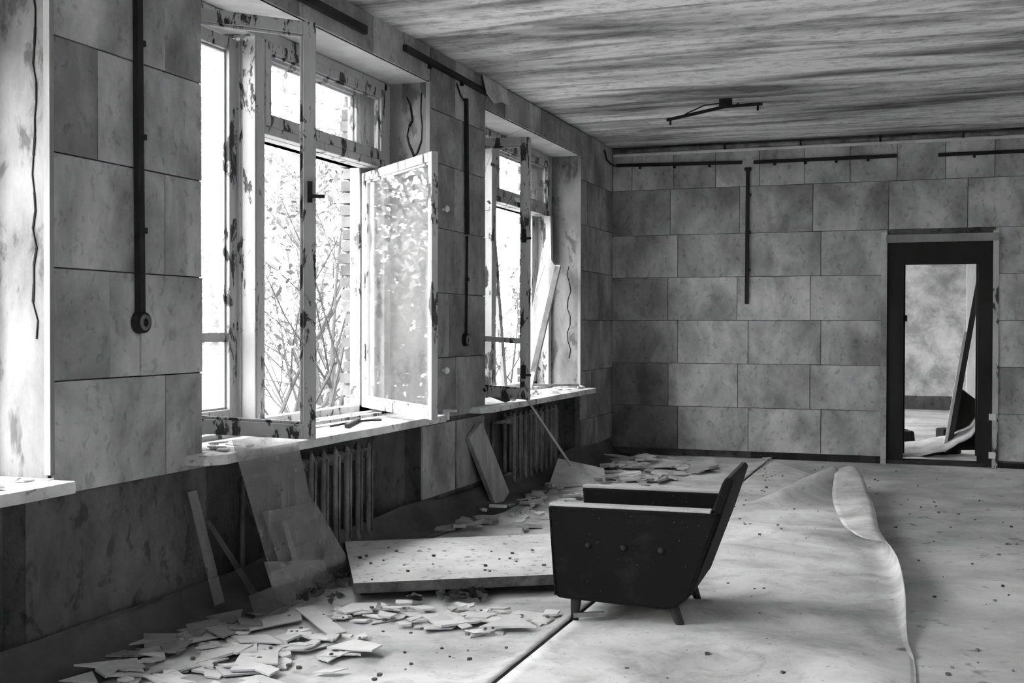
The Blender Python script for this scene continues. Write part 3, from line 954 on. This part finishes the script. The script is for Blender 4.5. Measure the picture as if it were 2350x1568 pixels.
conduit('black conduit high above the near window', (XP, 4.75, 3.06), (XP, 6.2, 3.06), 0.05, 0.03)
conduit('black conduit above the pier between the windows', (XP, 6.742, 3.08), (XP, 8.2, 3.066), 0.04, 0.03, 2)
conduit('thin black conduit running down the pier between the windows', (XP, 7.775, 2.95), (XP, 7.8, 1.98), 0.032, 0.026)
conduit('narrow grey cable below the thin conduit on the middle pier', (XP, 7.795, 1.97), (XP, 7.785, 1.26), 0.016, 0.016, 1, knob=(XP - 0.005, 7.778, 1.226))
YP = YF - 0.03
conduit('black conduit on the far wall next to the window corner', (-3.12, YP, 3.004), (-1.82, YP, 2.98), 0.034, 0.026, 3, 'far')
conduit('black conduit on the far wall between the vertical one and the door', (-1.702, YP, 2.976), (-0.338, YP, 2.976), 0.034, 0.026, 4, 'far')
conduit('black conduit high on the far wall above the door, right end', (0.037, YP, 2.966), (2.6, YP, 2.967), 0.034, 0.026, 5, 'far')
v = conduit('vertical black conduit in the middle of the far wall', (-1.758, YP, 2.915), (-1.766, YP, 1.555), 0.036, 0.026, 3, 'far')
MB().box(-1.79, -1.725, YP - 0.02, YP + 0.02, 2.895, 2.925).build('end_cap', 'conduit', v)
o = MB().tube([(XL + 0.02, 11.55, 3.12), (XL + 0.03, 11.6, 3.03), (XL + 0.04, 11.75, 3.0), (XL + 0.05, YF - 0.05, 3.0)], 0.009, 6).build('cable', 'conduit', smooth=True)
tag(o, 'loose black cable in the corner by the far wall', 'cable')
o = MB().tube([(XL + 0.02, 7.62, 3.03), (XL + 0.03, 7.66, 2.96), (XL + 0.025, 7.74, 2.93)], 0.006, 6).build('cable', 'conduit', smooth=True)
tag(o, 'short black cable end under the conduit on the middle pier', 'cable')

# ceiling lamp bracket
lb = empty('lamp_bracket', (-1.72, 9.7, 3.10)); tag(lb, 'bent black lamp bracket hanging from the ceiling', 'bracket')
MB().beam((-2.13, 9.80, 3.075), (-1.57, 9.64, 3.135), 0.028, 0.022).build('arm', 'conduit', lb)
MB().beam((-1.62, 9.655, 3.13), (-1.31, 9.60, 3.125), 0.028, 0.022).build('arm', 'conduit', lb)
MB().tube([(-2.10, 9.79, 3.08), (-2.10, 9.79, 3.03)], 0.009, 6).build('hook', 'conduit', lb)
MB().tube([(-1.345, 9.61, 3.125), (-1.345, 9.61, 3.075)], 0.009, 6).build('hook', 'conduit', lb)
MB().box(-1.66, -1.56, 9.62, 9.67, 3.13, 3.19).build('mounting_plate', 'conduit', lb)
MB().tube([(-1.97, 9.77, 3.11), (-1.8, 9.72, 3.165), (-1.62, 9.65, 3.16), (-1.55, 9.63, 3.12), (-1.50, 9.62, 3.15)], 0.006, 5).build('wire', 'conduit', lb)

# torn panel hanging over the farther window
pp = [(8.096, 3.18), (8.576, 3.165), (8.55, 3.04), (8.40, 3.035), (8.215, 2.99), (8.085, 3.045)]
o = MB().prism([(XL + 0.03 + (3.18 - z) * 0.25, y, z) for y, z in pp], (0.012, 0, 0)).build('torn_wallboard', 'panel')
tint(o, 1.25); tag(o, 'torn light panel peeling off above the farther window', 'panel')

# ================================================================== LEANING GLASS
def pane(name, pts, label, cat='glass', th=0.004, mat='glasslean', group=None):
    pts = [Vector(p) for p in pts]
    n = (pts[1] - pts[0]).cross(pts[-1] - pts[0]).normalized()
    if n.x < 0: n = -n
    o = MB().prism(pts, n * th).build(name, mat)
    tint(o, random.Random(label).uniform(0.40, 0.95))
    tag(o, label, cat, group)
    return o
pane('leaning_glass', [(-3.014, 4.6, 0.80), (-3.014, 5.161, 0.79), (-2.965, 5.235, 0.434), (-2.896, 5.327, 0.008), (-2.90, 4.822, 0.008)], 'tall dusty glass pane leaning on the near sill')
pane('leaning_glass', [(-2.938, 4.729, 0.455), (-2.935, 5.221, 0.433), (-2.887, 5.471, 0.11), (-2.870, 5.238, 0.01), (-2.870, 4.89, 0.01)], 'middle sized glass pane propped against the tall pane')
pane('leaning_glass', [(-2.857, 4.617, 0.248), (-2.844, 5.147, 0.16), (-2.823, 5.189, 0.022), (-2.82, 4.946, 0.008), (-2.82, 4.799, 0.008), (-2.83, 4.673, 0.069)], 'small chipped glass pane in front of the leaning ones')
pane('leaning_glass', [(-2.802, 4.403, 0.144), (-2.801, 4.618, 0.143), (-2.783, 4.709, 0.012), (-2.782, 4.448, 0.008)], 'smallest square glass piece at foot of the leaning panes')
pane('glass_strip', [(-3.136, 4.433, 0.576), (-3.137, 4.5, 0.577), (-3.050, 4.59, 0.055), (-3.05, 4.514, 0.055)], 'long narrow glass strip leaning on plaster below near sill')
pane('glass_strip', [(-3.115, 4.536, 0.434), (-3.114, 4.569, 0.429), (-3.03, 4.855, 0.03), (-3.03, 4.799, 0.03)], 'slanting thin glass strip beside the tall pane')
pane('glass_shard', [(-2.877, 5.229, 0.246), (-2.851, 5.427, 0.073), (-2.846, 5.217, 0.010), (-2.862, 5.179, 0.146)], 'triangular glass shard at right of the leaning panes')
pane('glass_strip', [(-2.90, 4.839, 0.40), (-2.899, 4.885, 0.393), (-2.862, 5.014, 0.02), (-2.862, 4.965, 0.02)], 'narrow glass strip in front of the middle pane')

# ================================================================== FALLEN SLAB, PLANK, STICKS
sl = empty('fallen_panel', (-2.4, 5.7, 0.03)); tag(sl, 'thick fallen door panel lying dusty on the floor by armchair', 'panel')
c0 = Vector((-2.586, 4.974, 0)); e1 = Vector((0.865, 0.502, 0)); e2 = Vector((-0.502, 0.865, 0))
L_, W_ = 1.20, 1.10
def sp(u, w, z): return c0 + e1 * u + e2 * w + Vector((0, 0, z + 0.008 * u / L_))
b = MB()
b.add([sp(0, 0, .048), sp(L_, 0, .048), sp(L_, W_, .048), sp(0, W_, .048), sp(0, 0, .098), sp(L_, 0, .098), sp(L_, W_, .098), sp(0, W_, .098)],
      [(0, 3, 2, 1), (0, 1, 5, 4), (1, 2, 6, 5), (2, 3, 7, 6), (3, 0, 4, 7)], 1)
b.add([sp(0, 0, .098), sp(L_, 0, .098), sp(L_, W_, .098), sp(0, W_, .098)], [(0, 1, 2, 3)], 0)
b.build('board', ['slab', 'slabedge'], sl)
for u, w in ((0.05, 0.25), (0.05, 0.8), (1.0, 0.3), (1.0, 0.9)):
    MB().obox(sp(u + 0.04, w, 0.028), e1 * 0.05, e2 * 0.1, Vector((0, 0, 0.022))).build('batten', 'wooddark', sl)

b = MB()
bt, tp = Vector((-3.035, 8.22, 0.012)), Vector((-3.135, 7.90, 0.57))
b.beam(bt, tp, 0.215, 0.04, side=(0.15, 1, 0.5))
o = b.build('plank', 'wood', bevel=0.004); tag(o, 'grey plank leaning on the pier between the radiators', 'plank'); tint(o, 0.8)

b = MB().tube([(-3.005, 8.70, 0.755), (-2.93, 9.10, 0.43), (-2.86, 9.42, 0.16)], [0.009, 0.011, 0.012], 8)
o = b.build('stick', 'woodpale', smooth=True); tag(o, 'thin pale stick leaning from the farther sill', 'stick')

# folded sheet at the foot of the farther radiator
b = MB()
ridge = [(-2.98, 9.45, 0.20), (-2.70, 9.72, 0.085)]
b.add([(-2.98, 9.45, 0.205), (-2.66, 9.75, 0.10), (-2.55, 9.40, 0.012), (-2.93, 9.02, 0.012), (-3.02, 9.9, 0.012), (-2.74, 10.02, 0.012)], [(0, 1, 2, 3), (0, 4, 5, 1)])
o = b.build('folded_sheet', 'linodark', solid=0.004); tag(o, 'folded piece of linoleum standing like a tent by farther radiator', 'sheet')
tint(o, 0.8)

def plate(name, pts, z, th, label, mat='shard', tone=1.0, tilt=0.0):
    c = Vector((sum(p[0] for p in pts) / len(pts), sum(p[1] for p in pts) / len(pts), z))
    o = MB().prism([(p[0], p[1], z) for p in pts], (0, 0, th)).build(name, mat)
    o.rotation_euler = (tilt, -tilt, 0)
    tint(o, tone); tag(o, label, 'debris')
    return o
plate('glass_strip', [(-3.05, 4.02), (-2.92, 3.90), (-2.61, 4.53), (-2.70, 4.68)], 0.022, 0.006, 'long pale strip lying left of the broken glass', tone=0.9)
plate('glass_strip', [(-2.74, 4.69), (-2.68, 4.76), (-2.32, 4.40), (-2.37, 4.33)], 0.026, 0.006, 'short pale strip lying among the broken glass', tone=1.0)
o = MB().beam((-1.49, 4.955, 0.045), (-1.36, 5.0, 0.05), 0.024, 0.02).build('stick', 'wood'); tint(o, 0.5); tag(o, 'short stick lying against the chair front leg', 'stick')

# loose bits in the farther window
o = pane('broken_pane', [(-3.36, 10.163, 2.05), (-3.36, 10.60, 1.87), (-3.36, 9.877, 0.80), (-3.36, 9.686, 1.10)], 'white pointed broken pane standing in the farther window', mat='glassmilk')
o = MB().beam((-3.33, 10.55, 1.895), (-3.33, 9.72, 0.775), 0.05, 0.03, side=(1, 0, 0)).build('lath', 'wood'); tag(o, 'slanting lath beside the pointed broken pane', 'lath')
o = MB().beam((-3.52, 9.25, 2.36), (-3.50, 9.55, 0.80), 0.07, 0.03, side=(0, 1, 0)).build('lath', 'paintbad'); tag(o, 'loose upright lath inside the farther window', 'lath')
b = MB().beam((-3.44, 10.60, 2.37), (-3.43, 10.60, 1.88), 0.06, 0.05, side=(0, 1, 0))
o = b.build('broken_stile', 'paint'); o.parent = w3; o.location = Vector(o.location) - WORLD_ORG[w3.name]
# strips on the near sill
o = MB().beam((-3.36, 5.72, 0.762), (-3.33, 6.75, 0.762), 0.05, 0.02).build('lath', 'paint'); tag(o, 'flaking lath lying along back of the near sill', 'lath')
o = MB().beam((-3.14, 5.95, 0.752), (-3.30, 6.42, 0.752), 0.022, 0.022).build('stick', 'wooddark'); tag(o, 'dark splinter lying on the near sill', 'stick')
o = MB().tube([(-3.24, 5.95, 0.748), (-3.27, 6.1, 0.745), (-3.25, 6.35, 0.75), (-3.19, 6.5, 0.745)], 0.007, 5).build('wire', 'conduit'); tag(o, 'thin bent wire on the near sill', 'wire')

# doorway litter
o = MB().beam((0.145, 12.30, 0.08), (0.425, 12.34, 1.80), 0.05, 0.12, side=(1, 0, 0)).build('leaning_board', ['wooddark']); tag(o, 'long dark board leaning across the doorway', 'board')
o = MB().beam((0.112, 12.28, 0.10), (0.30, 12.31, 1.28), 0.028, 0.10, side=(1, 0, 0)).build('leaning_lath', ['woodpale']); tag(o, 'pale lath leaning beside the dark board in doorway', 'lath')
b = MB()
def arc(u, v):
    t = [(-0.40, 0.04), (-0.16, 0.07), (0.085, 0.125), (0.306, 0.24), (0.45, 0.40), (0.53, 0.52)]
    x_ = lerp(-0.40, 0.525, u); z_ = interp(x_, t)
    return (x_, 12.0 + v * 0.5, z_ + 0.10 * v)
b.grid(arc, [i / 16 for i in range(17)], [0, 0.25, 0.5, 1.0])
o = b.build('curled_sheet', 'linodark', smooth=True, solid=0.01); tag(o, 'stiff linoleum sheet curling up inside the doorway', 'sheet'); tint(o, 0.3)
o = MB().prism([(x_, 12.42, z_) for x_, z_ in ((0.263, 0.72), (0.523, 0.52), (0.53, 0.12), (0.16, 0.10), (0.206, 0.45), (0.228, 0.61))], (0, 0.03, 0)).build('torn_board', 'wooddark'); tag(o, 'jagged dark board standing in the doorway', 'board')
rd = random.Random(44)
for k in range(6):
    x_, y_ = -0.33 + k * 0.1 + rd.uniform(-0.03, 0.03), 12.75 + rd.uniform(0, 0.4)
    s_ = rd.uniform(0.1, 0.17)
    pts = [(x_ + s_ * math.cos(a) * rd.uniform(.7, 1), y_ + s_ * math.sin(a) * rd.uniform(.7, 1), 0.0) for a in [i * 1.05 for i in range(6)]]
    b = MB().prism(pts, (rd.uniform(-.03, .03), rd.uniform(-.03, .03), rd.uniform(0.12, 0.28)))
    o = b.build('rubble_lump', 'wooddark', bevel=0.02); tag(o, 'dark lump in the rubble heap beyond the doorway', 'rubble', 'rubble lumps beyond the doorway')

# ================================================================== BROKEN GLASS AND DEBRIS ON THE FLOOR
SHARD_MESH = []
rsd = random.Random(77)
for k in range(14):
    n = rsd.choice([3, 4, 4, 4, 5])
    angs = sorted(rsd.uniform(0, 2 * math.pi) for _ in range(n))
    # keep them convex and not too thin
    angs = [2 * math.pi * i / n + rsd.uniform(-0.45, 0.45) for i in range(n)]
    ax, ay = 1.0, rsd.uniform(0.4, 0.95)
    pts = [(ax * math.cos(a), ay * math.sin(a), 0) for a in angs]
    b = MB().prism(pts, (0, 0, 1.0))
    me = bpy.data.meshes.new('shard')
    me.from_pydata(b.v, [], b.f); me.materials.append(M['shard'])
    SHARD_MESH.append(me)
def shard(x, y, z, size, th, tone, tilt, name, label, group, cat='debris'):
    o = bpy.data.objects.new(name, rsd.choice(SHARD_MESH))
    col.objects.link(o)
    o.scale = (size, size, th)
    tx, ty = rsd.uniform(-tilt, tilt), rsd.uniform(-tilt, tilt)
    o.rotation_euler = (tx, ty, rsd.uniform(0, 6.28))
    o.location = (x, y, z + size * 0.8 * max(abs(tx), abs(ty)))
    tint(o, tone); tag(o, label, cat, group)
    return o
def inquad(q):
    u, w = rsd.random(), rsd.random()
    a = Vector(q[0]).lerp(Vector(q[1]), u); b_ = Vector(q[3]).lerp(Vector(q[2]), u)
    return a.lerp(b_, w)
ORD = ['first', 'second', 'third', 'fourth', 'fifth', 'sixth', 'seventh', 'eighth', 'ninth', 'tenth', 'eleventh', 'twelfth', 'thirteenth', 'fourteenth', 'fifteenth', 'sixteenth', 'seventeenth', 'eighteenth', 'nineteenth', 'twentieth']
big_shards = []
for k in range(190):
    p = inquad([(-2.95, 3.5), (-2.05, 3.5), (-2.15, 4.45), (-2.85, 4.25)]) if k < 110 else inquad([(-2.65, 4.62), (-1.60, 4.62), (-1.62, 5.08), (-2.5, 4.98)])
    big = rsd.random()
    s_ = rsd.uniform(0.09, 0.16) if big > 0.75 else rsd.uniform(0.02, 0.075)
    side_ = 'left part' if p.x < -2.45 else ('right part' if p.x > -2.0 else 'middle')
    depth_ = 'nearest the camera' if p.y < 4.1 else ('below the leaning glass' if p.y < 4.6 else 'before the fallen panel')
    o = shard(p.x, p.y, 0.008 + (k % 5) * 0.005, s_, rsd.uniform(0.004, 0.010), rsd.uniform(0.95, 1.25), 0.06, 'shard',
              '%s pale shard in %s of the broken spill, %s' % ('mid-sized' if s_ > 0.06 else 'small', side_, depth_), 'shards in %s, %s' % (side_, depth_))
    if s_ > 0.125: big_shards.append(o)
big_shards.sort(key=lambda o: o.location.x)
for o, w_ in zip(big_shards, ORD):
    o['label'] = 'largest kind of pale shard in the foreground spill, %s from the wall' % w_
    o['group'] = 'largest shards of the foreground spill'
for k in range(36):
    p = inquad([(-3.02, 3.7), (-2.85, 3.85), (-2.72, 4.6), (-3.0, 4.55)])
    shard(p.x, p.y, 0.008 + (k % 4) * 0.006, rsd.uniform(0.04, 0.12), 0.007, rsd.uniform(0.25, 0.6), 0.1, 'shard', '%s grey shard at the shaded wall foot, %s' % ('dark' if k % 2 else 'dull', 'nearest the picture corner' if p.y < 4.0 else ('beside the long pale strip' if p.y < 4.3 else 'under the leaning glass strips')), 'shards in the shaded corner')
for k in range(84):
    p = inquad([(-2.98, 6.85), (-2.35, 7.1), (-2.05, 9.9), (-2.95, 9.4)])
    shard(p.x, p.y, 0.008 + (k % 4) * 0.008, rsd.uniform(0.03, 0.10), rsd.uniform(0.008, 0.025), rsd.uniform(0.45, 1.0), 0.16, 'rubble_piece', 'piece of rubble %s' % ('strewn behind the fallen panel' if p.y < 7.6 else ('on the floor before the leaning plank' if p.y < 8.5 else 'by the folded sheet under farther window')) + (', close to the wall' if p.x < -2.65 else ', out on the open floor'), 'rubble by the wall', 'rubble')
for k in range(64):
    p = inquad([(-2.95, 9.6), (-2.0, 9.5), (-1.85, 11.0), (-2.9, 11.5)])
    shard(p.x, p.y, 0.010 + (k % 4) * 0.012, rsd.uniform(0.05, 0.17), rsd.uniform(0.008, 0.02), rsd.uniform(0.7, 1.1), 0.16, 'plaster_piece', 'fallen plaster piece in the litter %s, %s' % ('just behind the armchair' if p.y < 10.3 else 'near the far wall', 'on the window side' if p.x < -2.45 else 'on the side away from windows'), 'plaster litter near the far corner', 'rubble')
for q, n, lab, grp in (([(-3.36, 8.9), (-3.05, 8.9), (-3.04, 10.6), (-3.40, 10.6)], 26, 'plaster chip on the right half of the farther sill', 'chips on the farther sill'),
                       ([(-3.30, 4.62), (-3.05, 4.5), (-3.05, 4.9), (-3.30, 4.95)], 10, 'crumbled chip on left end of the near sill', 'chips on the near sill'),
                       ([(-3.38, 2.9), (-3.05, 2.9), (-3.06, 3.5), (-3.38, 3.5)], 14, 'plaster chip on the sill at left edge', 'chips on the leftmost sill')):
    for k in range(n):
        p = inquad(q)
        shard(p.x, p.y, 0.739 + (k % 3) * 0.005, rsd.uniform(0.025, 0.07), rsd.uniform(0.006, 0.022) if 'farther' in lab else rsd.uniform(0.003, 0.009), rsd.uniform(0.85, 1.2), 0.12, 'plaster_chip', lab, grp, 'rubble')
o = MB().beam((-3.20, 8.12, 0.86), (-3.06, 8.42, 0.755), 0.05, 0.02, side=(0.8, 0.4, 0)).build('lath', 'wooddark'); tag(o, 'dark lath slanting onto left end of farther sill', 'lath')
o = MB().beam((-3.16, 8.30, 0.80), (-3.05, 8.55, 0.755), 0.035, 0.018, side=(0.8, 0.4, 0)).build('lath', 'woodpale'); tag(o, 'pale broken lath on left end of farther sill', 'lath')
o = MB().beam((-3.38, 9.9, 0.80), (-3.16, 10.62, 0.77), 0.035, 0.022).build('lath', 'wood'); tag(o, 'grey lath lying along right end of farther sill', 'lath')

# crumbs on both linoleum sheets and bare floor
crumb_me = []
for k in range(5):
    b = MB()
    pts = [(math.cos(a) * rsd.uniform(.6, 1), math.sin(a) * rsd.uniform(.5, .9), 0) for a in [i * 1.256 for i in range(5)]]
    b.prism(pts, (rsd.uniform(-.2, .2), rsd.uniform(-.2, .2), 0.7))
    me = bpy.data.meshes.new('crumb'); me.from_pydata(b.v, [], b.f); me.materials.append(M['crumb']); crumb_me.append(me)
def crumb(x, y, z, s, label, group):
    o = bpy.data.objects.new('crumb', rsd.choice(crumb_me)); col.objects.link(o)
    o.scale = (s, s, s); o.location = (x, y, z); o.rotation_euler = (0, 0, rsd.uniform(0, 6.28))
    tint(o, rsd.uniform(0.6, 2.0)); tag(o, label, 'crumb', group)
for k in range(70):
    y = rsd.uniform(4.2, 11.0); x = rsd.uniform(-1.4, interp(y, rim_tab) - 0.35)
    if -1.65 < x < -0.85 and 4.85 < y < 5.65: continue
    crumb(x, y, 0.012 + lino_h(x, y), rsd.uniform(0.004, 0.013), 'dark crumb on the buckled linoleum', 'crumbs on the buckled linoleum')
for k in range(70):
    y = rsd.uniform(4.6, 11.4); x = interp(y, rim_tab) + rsd.uniform(0.1, 1.2)
    crumb(x, y, 0.0, rsd.uniform(0.004, 0.014), 'dark crumb on the bare floor at right', 'crumbs on the bare floor')
for k in range(50):
    p = inquad([(-2.9, 3.6), (-1.6, 3.9), (-1.6, 5.0), (-2.6, 5.0)])
    crumb(p.x, p.y, 0.03, rsd.uniform(0.006, 0.014), 'dark crumb among the foreground shards', 'crumbs among the shards')
for k in range(22):
    u, w = rsd.uniform(0.05, 0.95), rsd.uniform(0.05, 0.95)
    p = sp(u * L_, w * W_, 0.098)
    crumb(p.x, p.y, p.z, rsd.uniform(0.006, 0.016), 'dark crumb on the fallen door panel', 'crumbs on the fallen panel')

# withered leaves
leaf_me = []
for k in range(5):
    b = MB()
    cu, tw = rsd.uniform(1.2, 2.6), rsd.uniform(-0.6, 0.6)
    def lf(u, v):
        wdt = math.sin(math.pi * min(1, max(0.02, v))) * 0.42 * (1 + 0.25 * math.sin(v * 16))
        x_ = (u - 0.5) * 2 * wdt
        return (x_ * math.cos(cu * x_ + tw * v), v - 0.5, 0.45 * abs(math.sin(cu * x_)) + 0.25 * (v - 0.5) ** 2 * 2 + 0.05)
    b.grid(lf, [i / 4 for i in range(5)], [i / 7 for i in range(8)])
    me = bpy.data.meshes.new('withered_leaf'); me.from_pydata(b.v, [], b.f); me.materials.append(M['leaf']); leaf_me.append(me)
def leaf(x, y, z, s, label, group):
    o = bpy.data.objects.new('withered_leaf', rsd.choice(leaf_me)); col.objects.link(o)
    o.scale = (s, s, s); o.location = (x, y, z)
    o.rotation_euler = (rsd.uniform(-.5, .5), rsd.uniform(-.5, .5), rsd.uniform(0, 6.28))
    tint(o, rsd.uniform(0.6, 2.2)); tag(o, label, 'leaf', group)
for k in range(16):
    leaf(-2.82 + rsd.uniform(-.10, .12), 5.20 + rsd.uniform(-.16, .16), 0.03 + rsd.uniform(0, 0.03), rsd.uniform(0.06, 0.11), 'withered dark leaf heaped between glass panes and fallen panel', 'leaves by the glass panes')
for k in range(9):
    leaf(-2.68 + rsd.uniform(-.12, .12), 4.86 + rsd.uniform(-.08, .08), 0.035, rsd.uniform(0.05, 0.09), 'withered dark leaf in front of the leaning glass', 'leaves before the glass')
for k in range(14):
    t_ = rsd.random()
    leaf(lerp(-2.30, -2.02, t_) + rsd.uniform(-.03, .03), lerp(5.06, 5.22, t_) + rsd.uniform(-.05, .05), 0.025, rsd.uniform(0.07, 0.12), 'withered leaf along front edge of the fallen panel', 'leaves along the fallen panel')

# ================================================================== OUTSIDE
g = MB().box(-90, XO, -40, 90, -1.0, -0.55).build('ground', 'ground')
tag(g, 'pale dry ground outside the windows', 'ground', kind='structure')

def grow(b, p, d, length, r, depth, rnd, twigs, bend=0.18, up=0.12):
    n = 5 if depth > 1 else 4
    pts, rad = [p.copy()], [r]
    q = p.copy(); dd = d.normalized()
    for i in range(n):
        dd = (dd + Vector((rnd.uniform(-1, 1), rnd.uniform(-1, 1), rnd.uniform(-1, 1))) * bend + Vector((0, 0, up))).normalized()
        q = q + dd * length / n
        pts.append(q.copy()); rad.append(r * (1 - 0.75 * (i + 1) / n))
    (b if depth > 1 else twigs).tube(pts, rad, 6 if depth > 1 else 4, cap=False)
    if depth > 0:
        k = rnd.choice([2, 3]) if depth > 1 else rnd.choice([2, 3, 4])
        for j in range(k + 1):
            t = rnd.uniform(0.3, 0.98)
            i = min(n - 1, int(t * n))
            base = pts[i].lerp(pts[i + 1], t * n - i)
            ax = (pts[i + 1] - pts[i]).normalized()
            side_ = ax.cross(Vector((rnd.uniform(-1, 1), rnd.uniform(-1, 1), rnd.uniform(-1, 1)))).normalized()
            grow(b, base, ax * 0.65 + side_ * rnd.uniform(0.5, 1.0), length * rnd.uniform(0.45, 0.7), rad[i] * 0.55, depth - 1, rnd, twigs, bend, up)

def tree(name, loc, stems, height, r, depth, seed, label, group=None, lean=(0, 0, 0), spread=0.5, leaves=0, lsize=1.0):
    rnd = random.Random(seed)
    root = empty(name, loc); tag(root, label, 'tree' if name == 'tree' else 'shrub', group)
    b, tw = MB(), MB()
    for s in range(stems):
        d = Vector((rnd.uniform(-1, 1) * spread + lean[0], rnd.uniform(-1, 1) * spread + lean[1], 1.0))
        p = Vector(loc) + Vector((rnd.uniform(-.25, .25), rnd.uniform(-.25, .25), 0)) * (0 if stems == 1 else 1.2)
        grow(b, p, d, height * rnd.uniform(0.75, 1.1), r * rnd.uniform(0.6, 1.1), depth, rnd, tw)
    b.build('trunk' if stems == 1 else 'stems', 'bark', root)
    if tw.v: tw.build('twigs', 'twig', root)['kind'] = 'stuff'
    if leaves and tw.v:
        lv = MB()
        for k in range(leaves):
            p = rnd.choice(tw.v) + Vector((rnd.uniform(-.15, .15), rnd.uniform(-.15, .15), rnd.uniform(-.15, .15)))
            a = Vector((rnd.uniform(-1, 1), rnd.uniform(-1, 1), rnd.uniform(-1, 1))).normalized() * rnd.uniform(0.03, 0.06) * lsize
            c_ = a.cross(Vector((rnd.uniform(-1, 1), rnd.uniform(-1, 1), rnd.uniform(-1, 1)))).normalized() * 0.022 * lsize
            lv.add([p - a, p + c_, p + a, p - c_], [(0, 1, 2, 3)])
        o = lv.build('foliage', 'leafout', root); o['kind'] = 'stuff'
    return root
GZ = -0.56
tree('shrub', (-5.1, 8.3, GZ), 7, 3.4, 0.035, 2, 1, 'many-stemmed bare shrub just outside the near window', lean=(0, 0.55, 0), leaves=250)
tree('shrub', (-6.6, 11.2, GZ), 6, 3.2, 0.04, 2, 2, 'bare shrub behind the brick edge of near window', lean=(0, 0.4, 0), leaves=300)
tree('tree', (-9.0, 14.2, GZ), 1, 6.5, 0.12, 4, 3, 'slender bare tree seen through middle of near window', lean=(0.1, 0.3, 0), leaves=600)
tree('tree', (-7.6, 11.2, GZ), 1, 6.0, 0.10, 4, 4, 'bare tree seen through left part of near window', lean=(0.05, 0.15, 0), leaves=400)
tree('tree', (-11.5, 10.6, GZ), 1, 8.0, 0.16, 4, 5, 'forked tree mirrored in the open wide leaf', leaves=500)
tree('tree', (-13.5, 13.0, GZ), 1, 8.0, 0.18, 4, 6, 'tall tree behind the forked one outside', leaves=700)
tree('tree', (-8.0, 21.0, GZ), 1, 6.0, 0.11, 4, 7, 'bare tree seen through the farther window', lean=(0.1, 0, 0), leaves=500)
tree('shrub', (-5.6, 15.2, GZ), 6, 3.2, 0.03, 2, 8, 'low shrub outside the farther window', leaves=300)
tree('tree', (-15.0, 20.0, GZ), 1, 8.0, 0.18, 4, 9, 'distant tree beyond the shrubs, far right', leaves=900)
tree('tree', (-17.0, 16.0, GZ), 1, 8.5, 0.18, 4, 10, 'distant tree beyond the shrubs, centre', leaves=900)
tree('shrub', (-9.5, 16.8, GZ), 9, 2.8, 0.03, 2, 12, 'dense low thicket outside behind the slender tree', spread=0.9, leaves=700)
tree('shrub', (-7.2, 13.6, GZ), 9, 2.6, 0.03, 2, 13, 'dense leafy thicket low in the near window', spread=0.9, leaves=900)

belt = [(-9.2, 7.6, 'left'), (-10.0, 9.3, 'second from left'), (-8.8, 10.3, 'third from left'), (-12.2, 9.0, 'rear left'), (-13.2, 11.3, 'rear right'), (-15.5, 10.0, 'rearmost')]
for k, (x_, y_, w_) in enumerate(belt):
    tree('tree', (x_, y_, GZ), 1, 6.5 + (k % 3), 0.12 + 0.02 * (k % 3), 5, 30 + k, 'tree of the belt mirrored in the open leaf, %s' % w_, spread=0.25, leaves=6000, lsize=1.6)

far = [(-20, 27, 'left'), (-19, 33, 'second from left'), (-24, 42, 'middle'), (-18, 40, 'second from right'), (-19, 50, 'right'), (-27, 36, 'rearmost')]
for k, (x_, y_, w_) in enumerate(far):
    tree('tree', (x_, y_, GZ), 1, 5.0 + (k % 3), 0.16, 4, 60 + k, 'pale distant tree on the skyline outside, %s' % w_, spread=0.3, leaves=3000, lsize=3.2)

for k, (x_, y_, w_) in enumerate([(-6.4, 7.4, 'nearest the wall'), (-7.6, 8.4, 'middle one'), (-8.6, 9.4, 'outermost')]):
    tree('shrub', (x_, y_, GZ), 9, 2.6, 0.03, 2, 80 + k, 'leafy thicket mirrored low in the open leaf, %s' % w_, spread=0.8, leaves=5500, lsize=1.15)
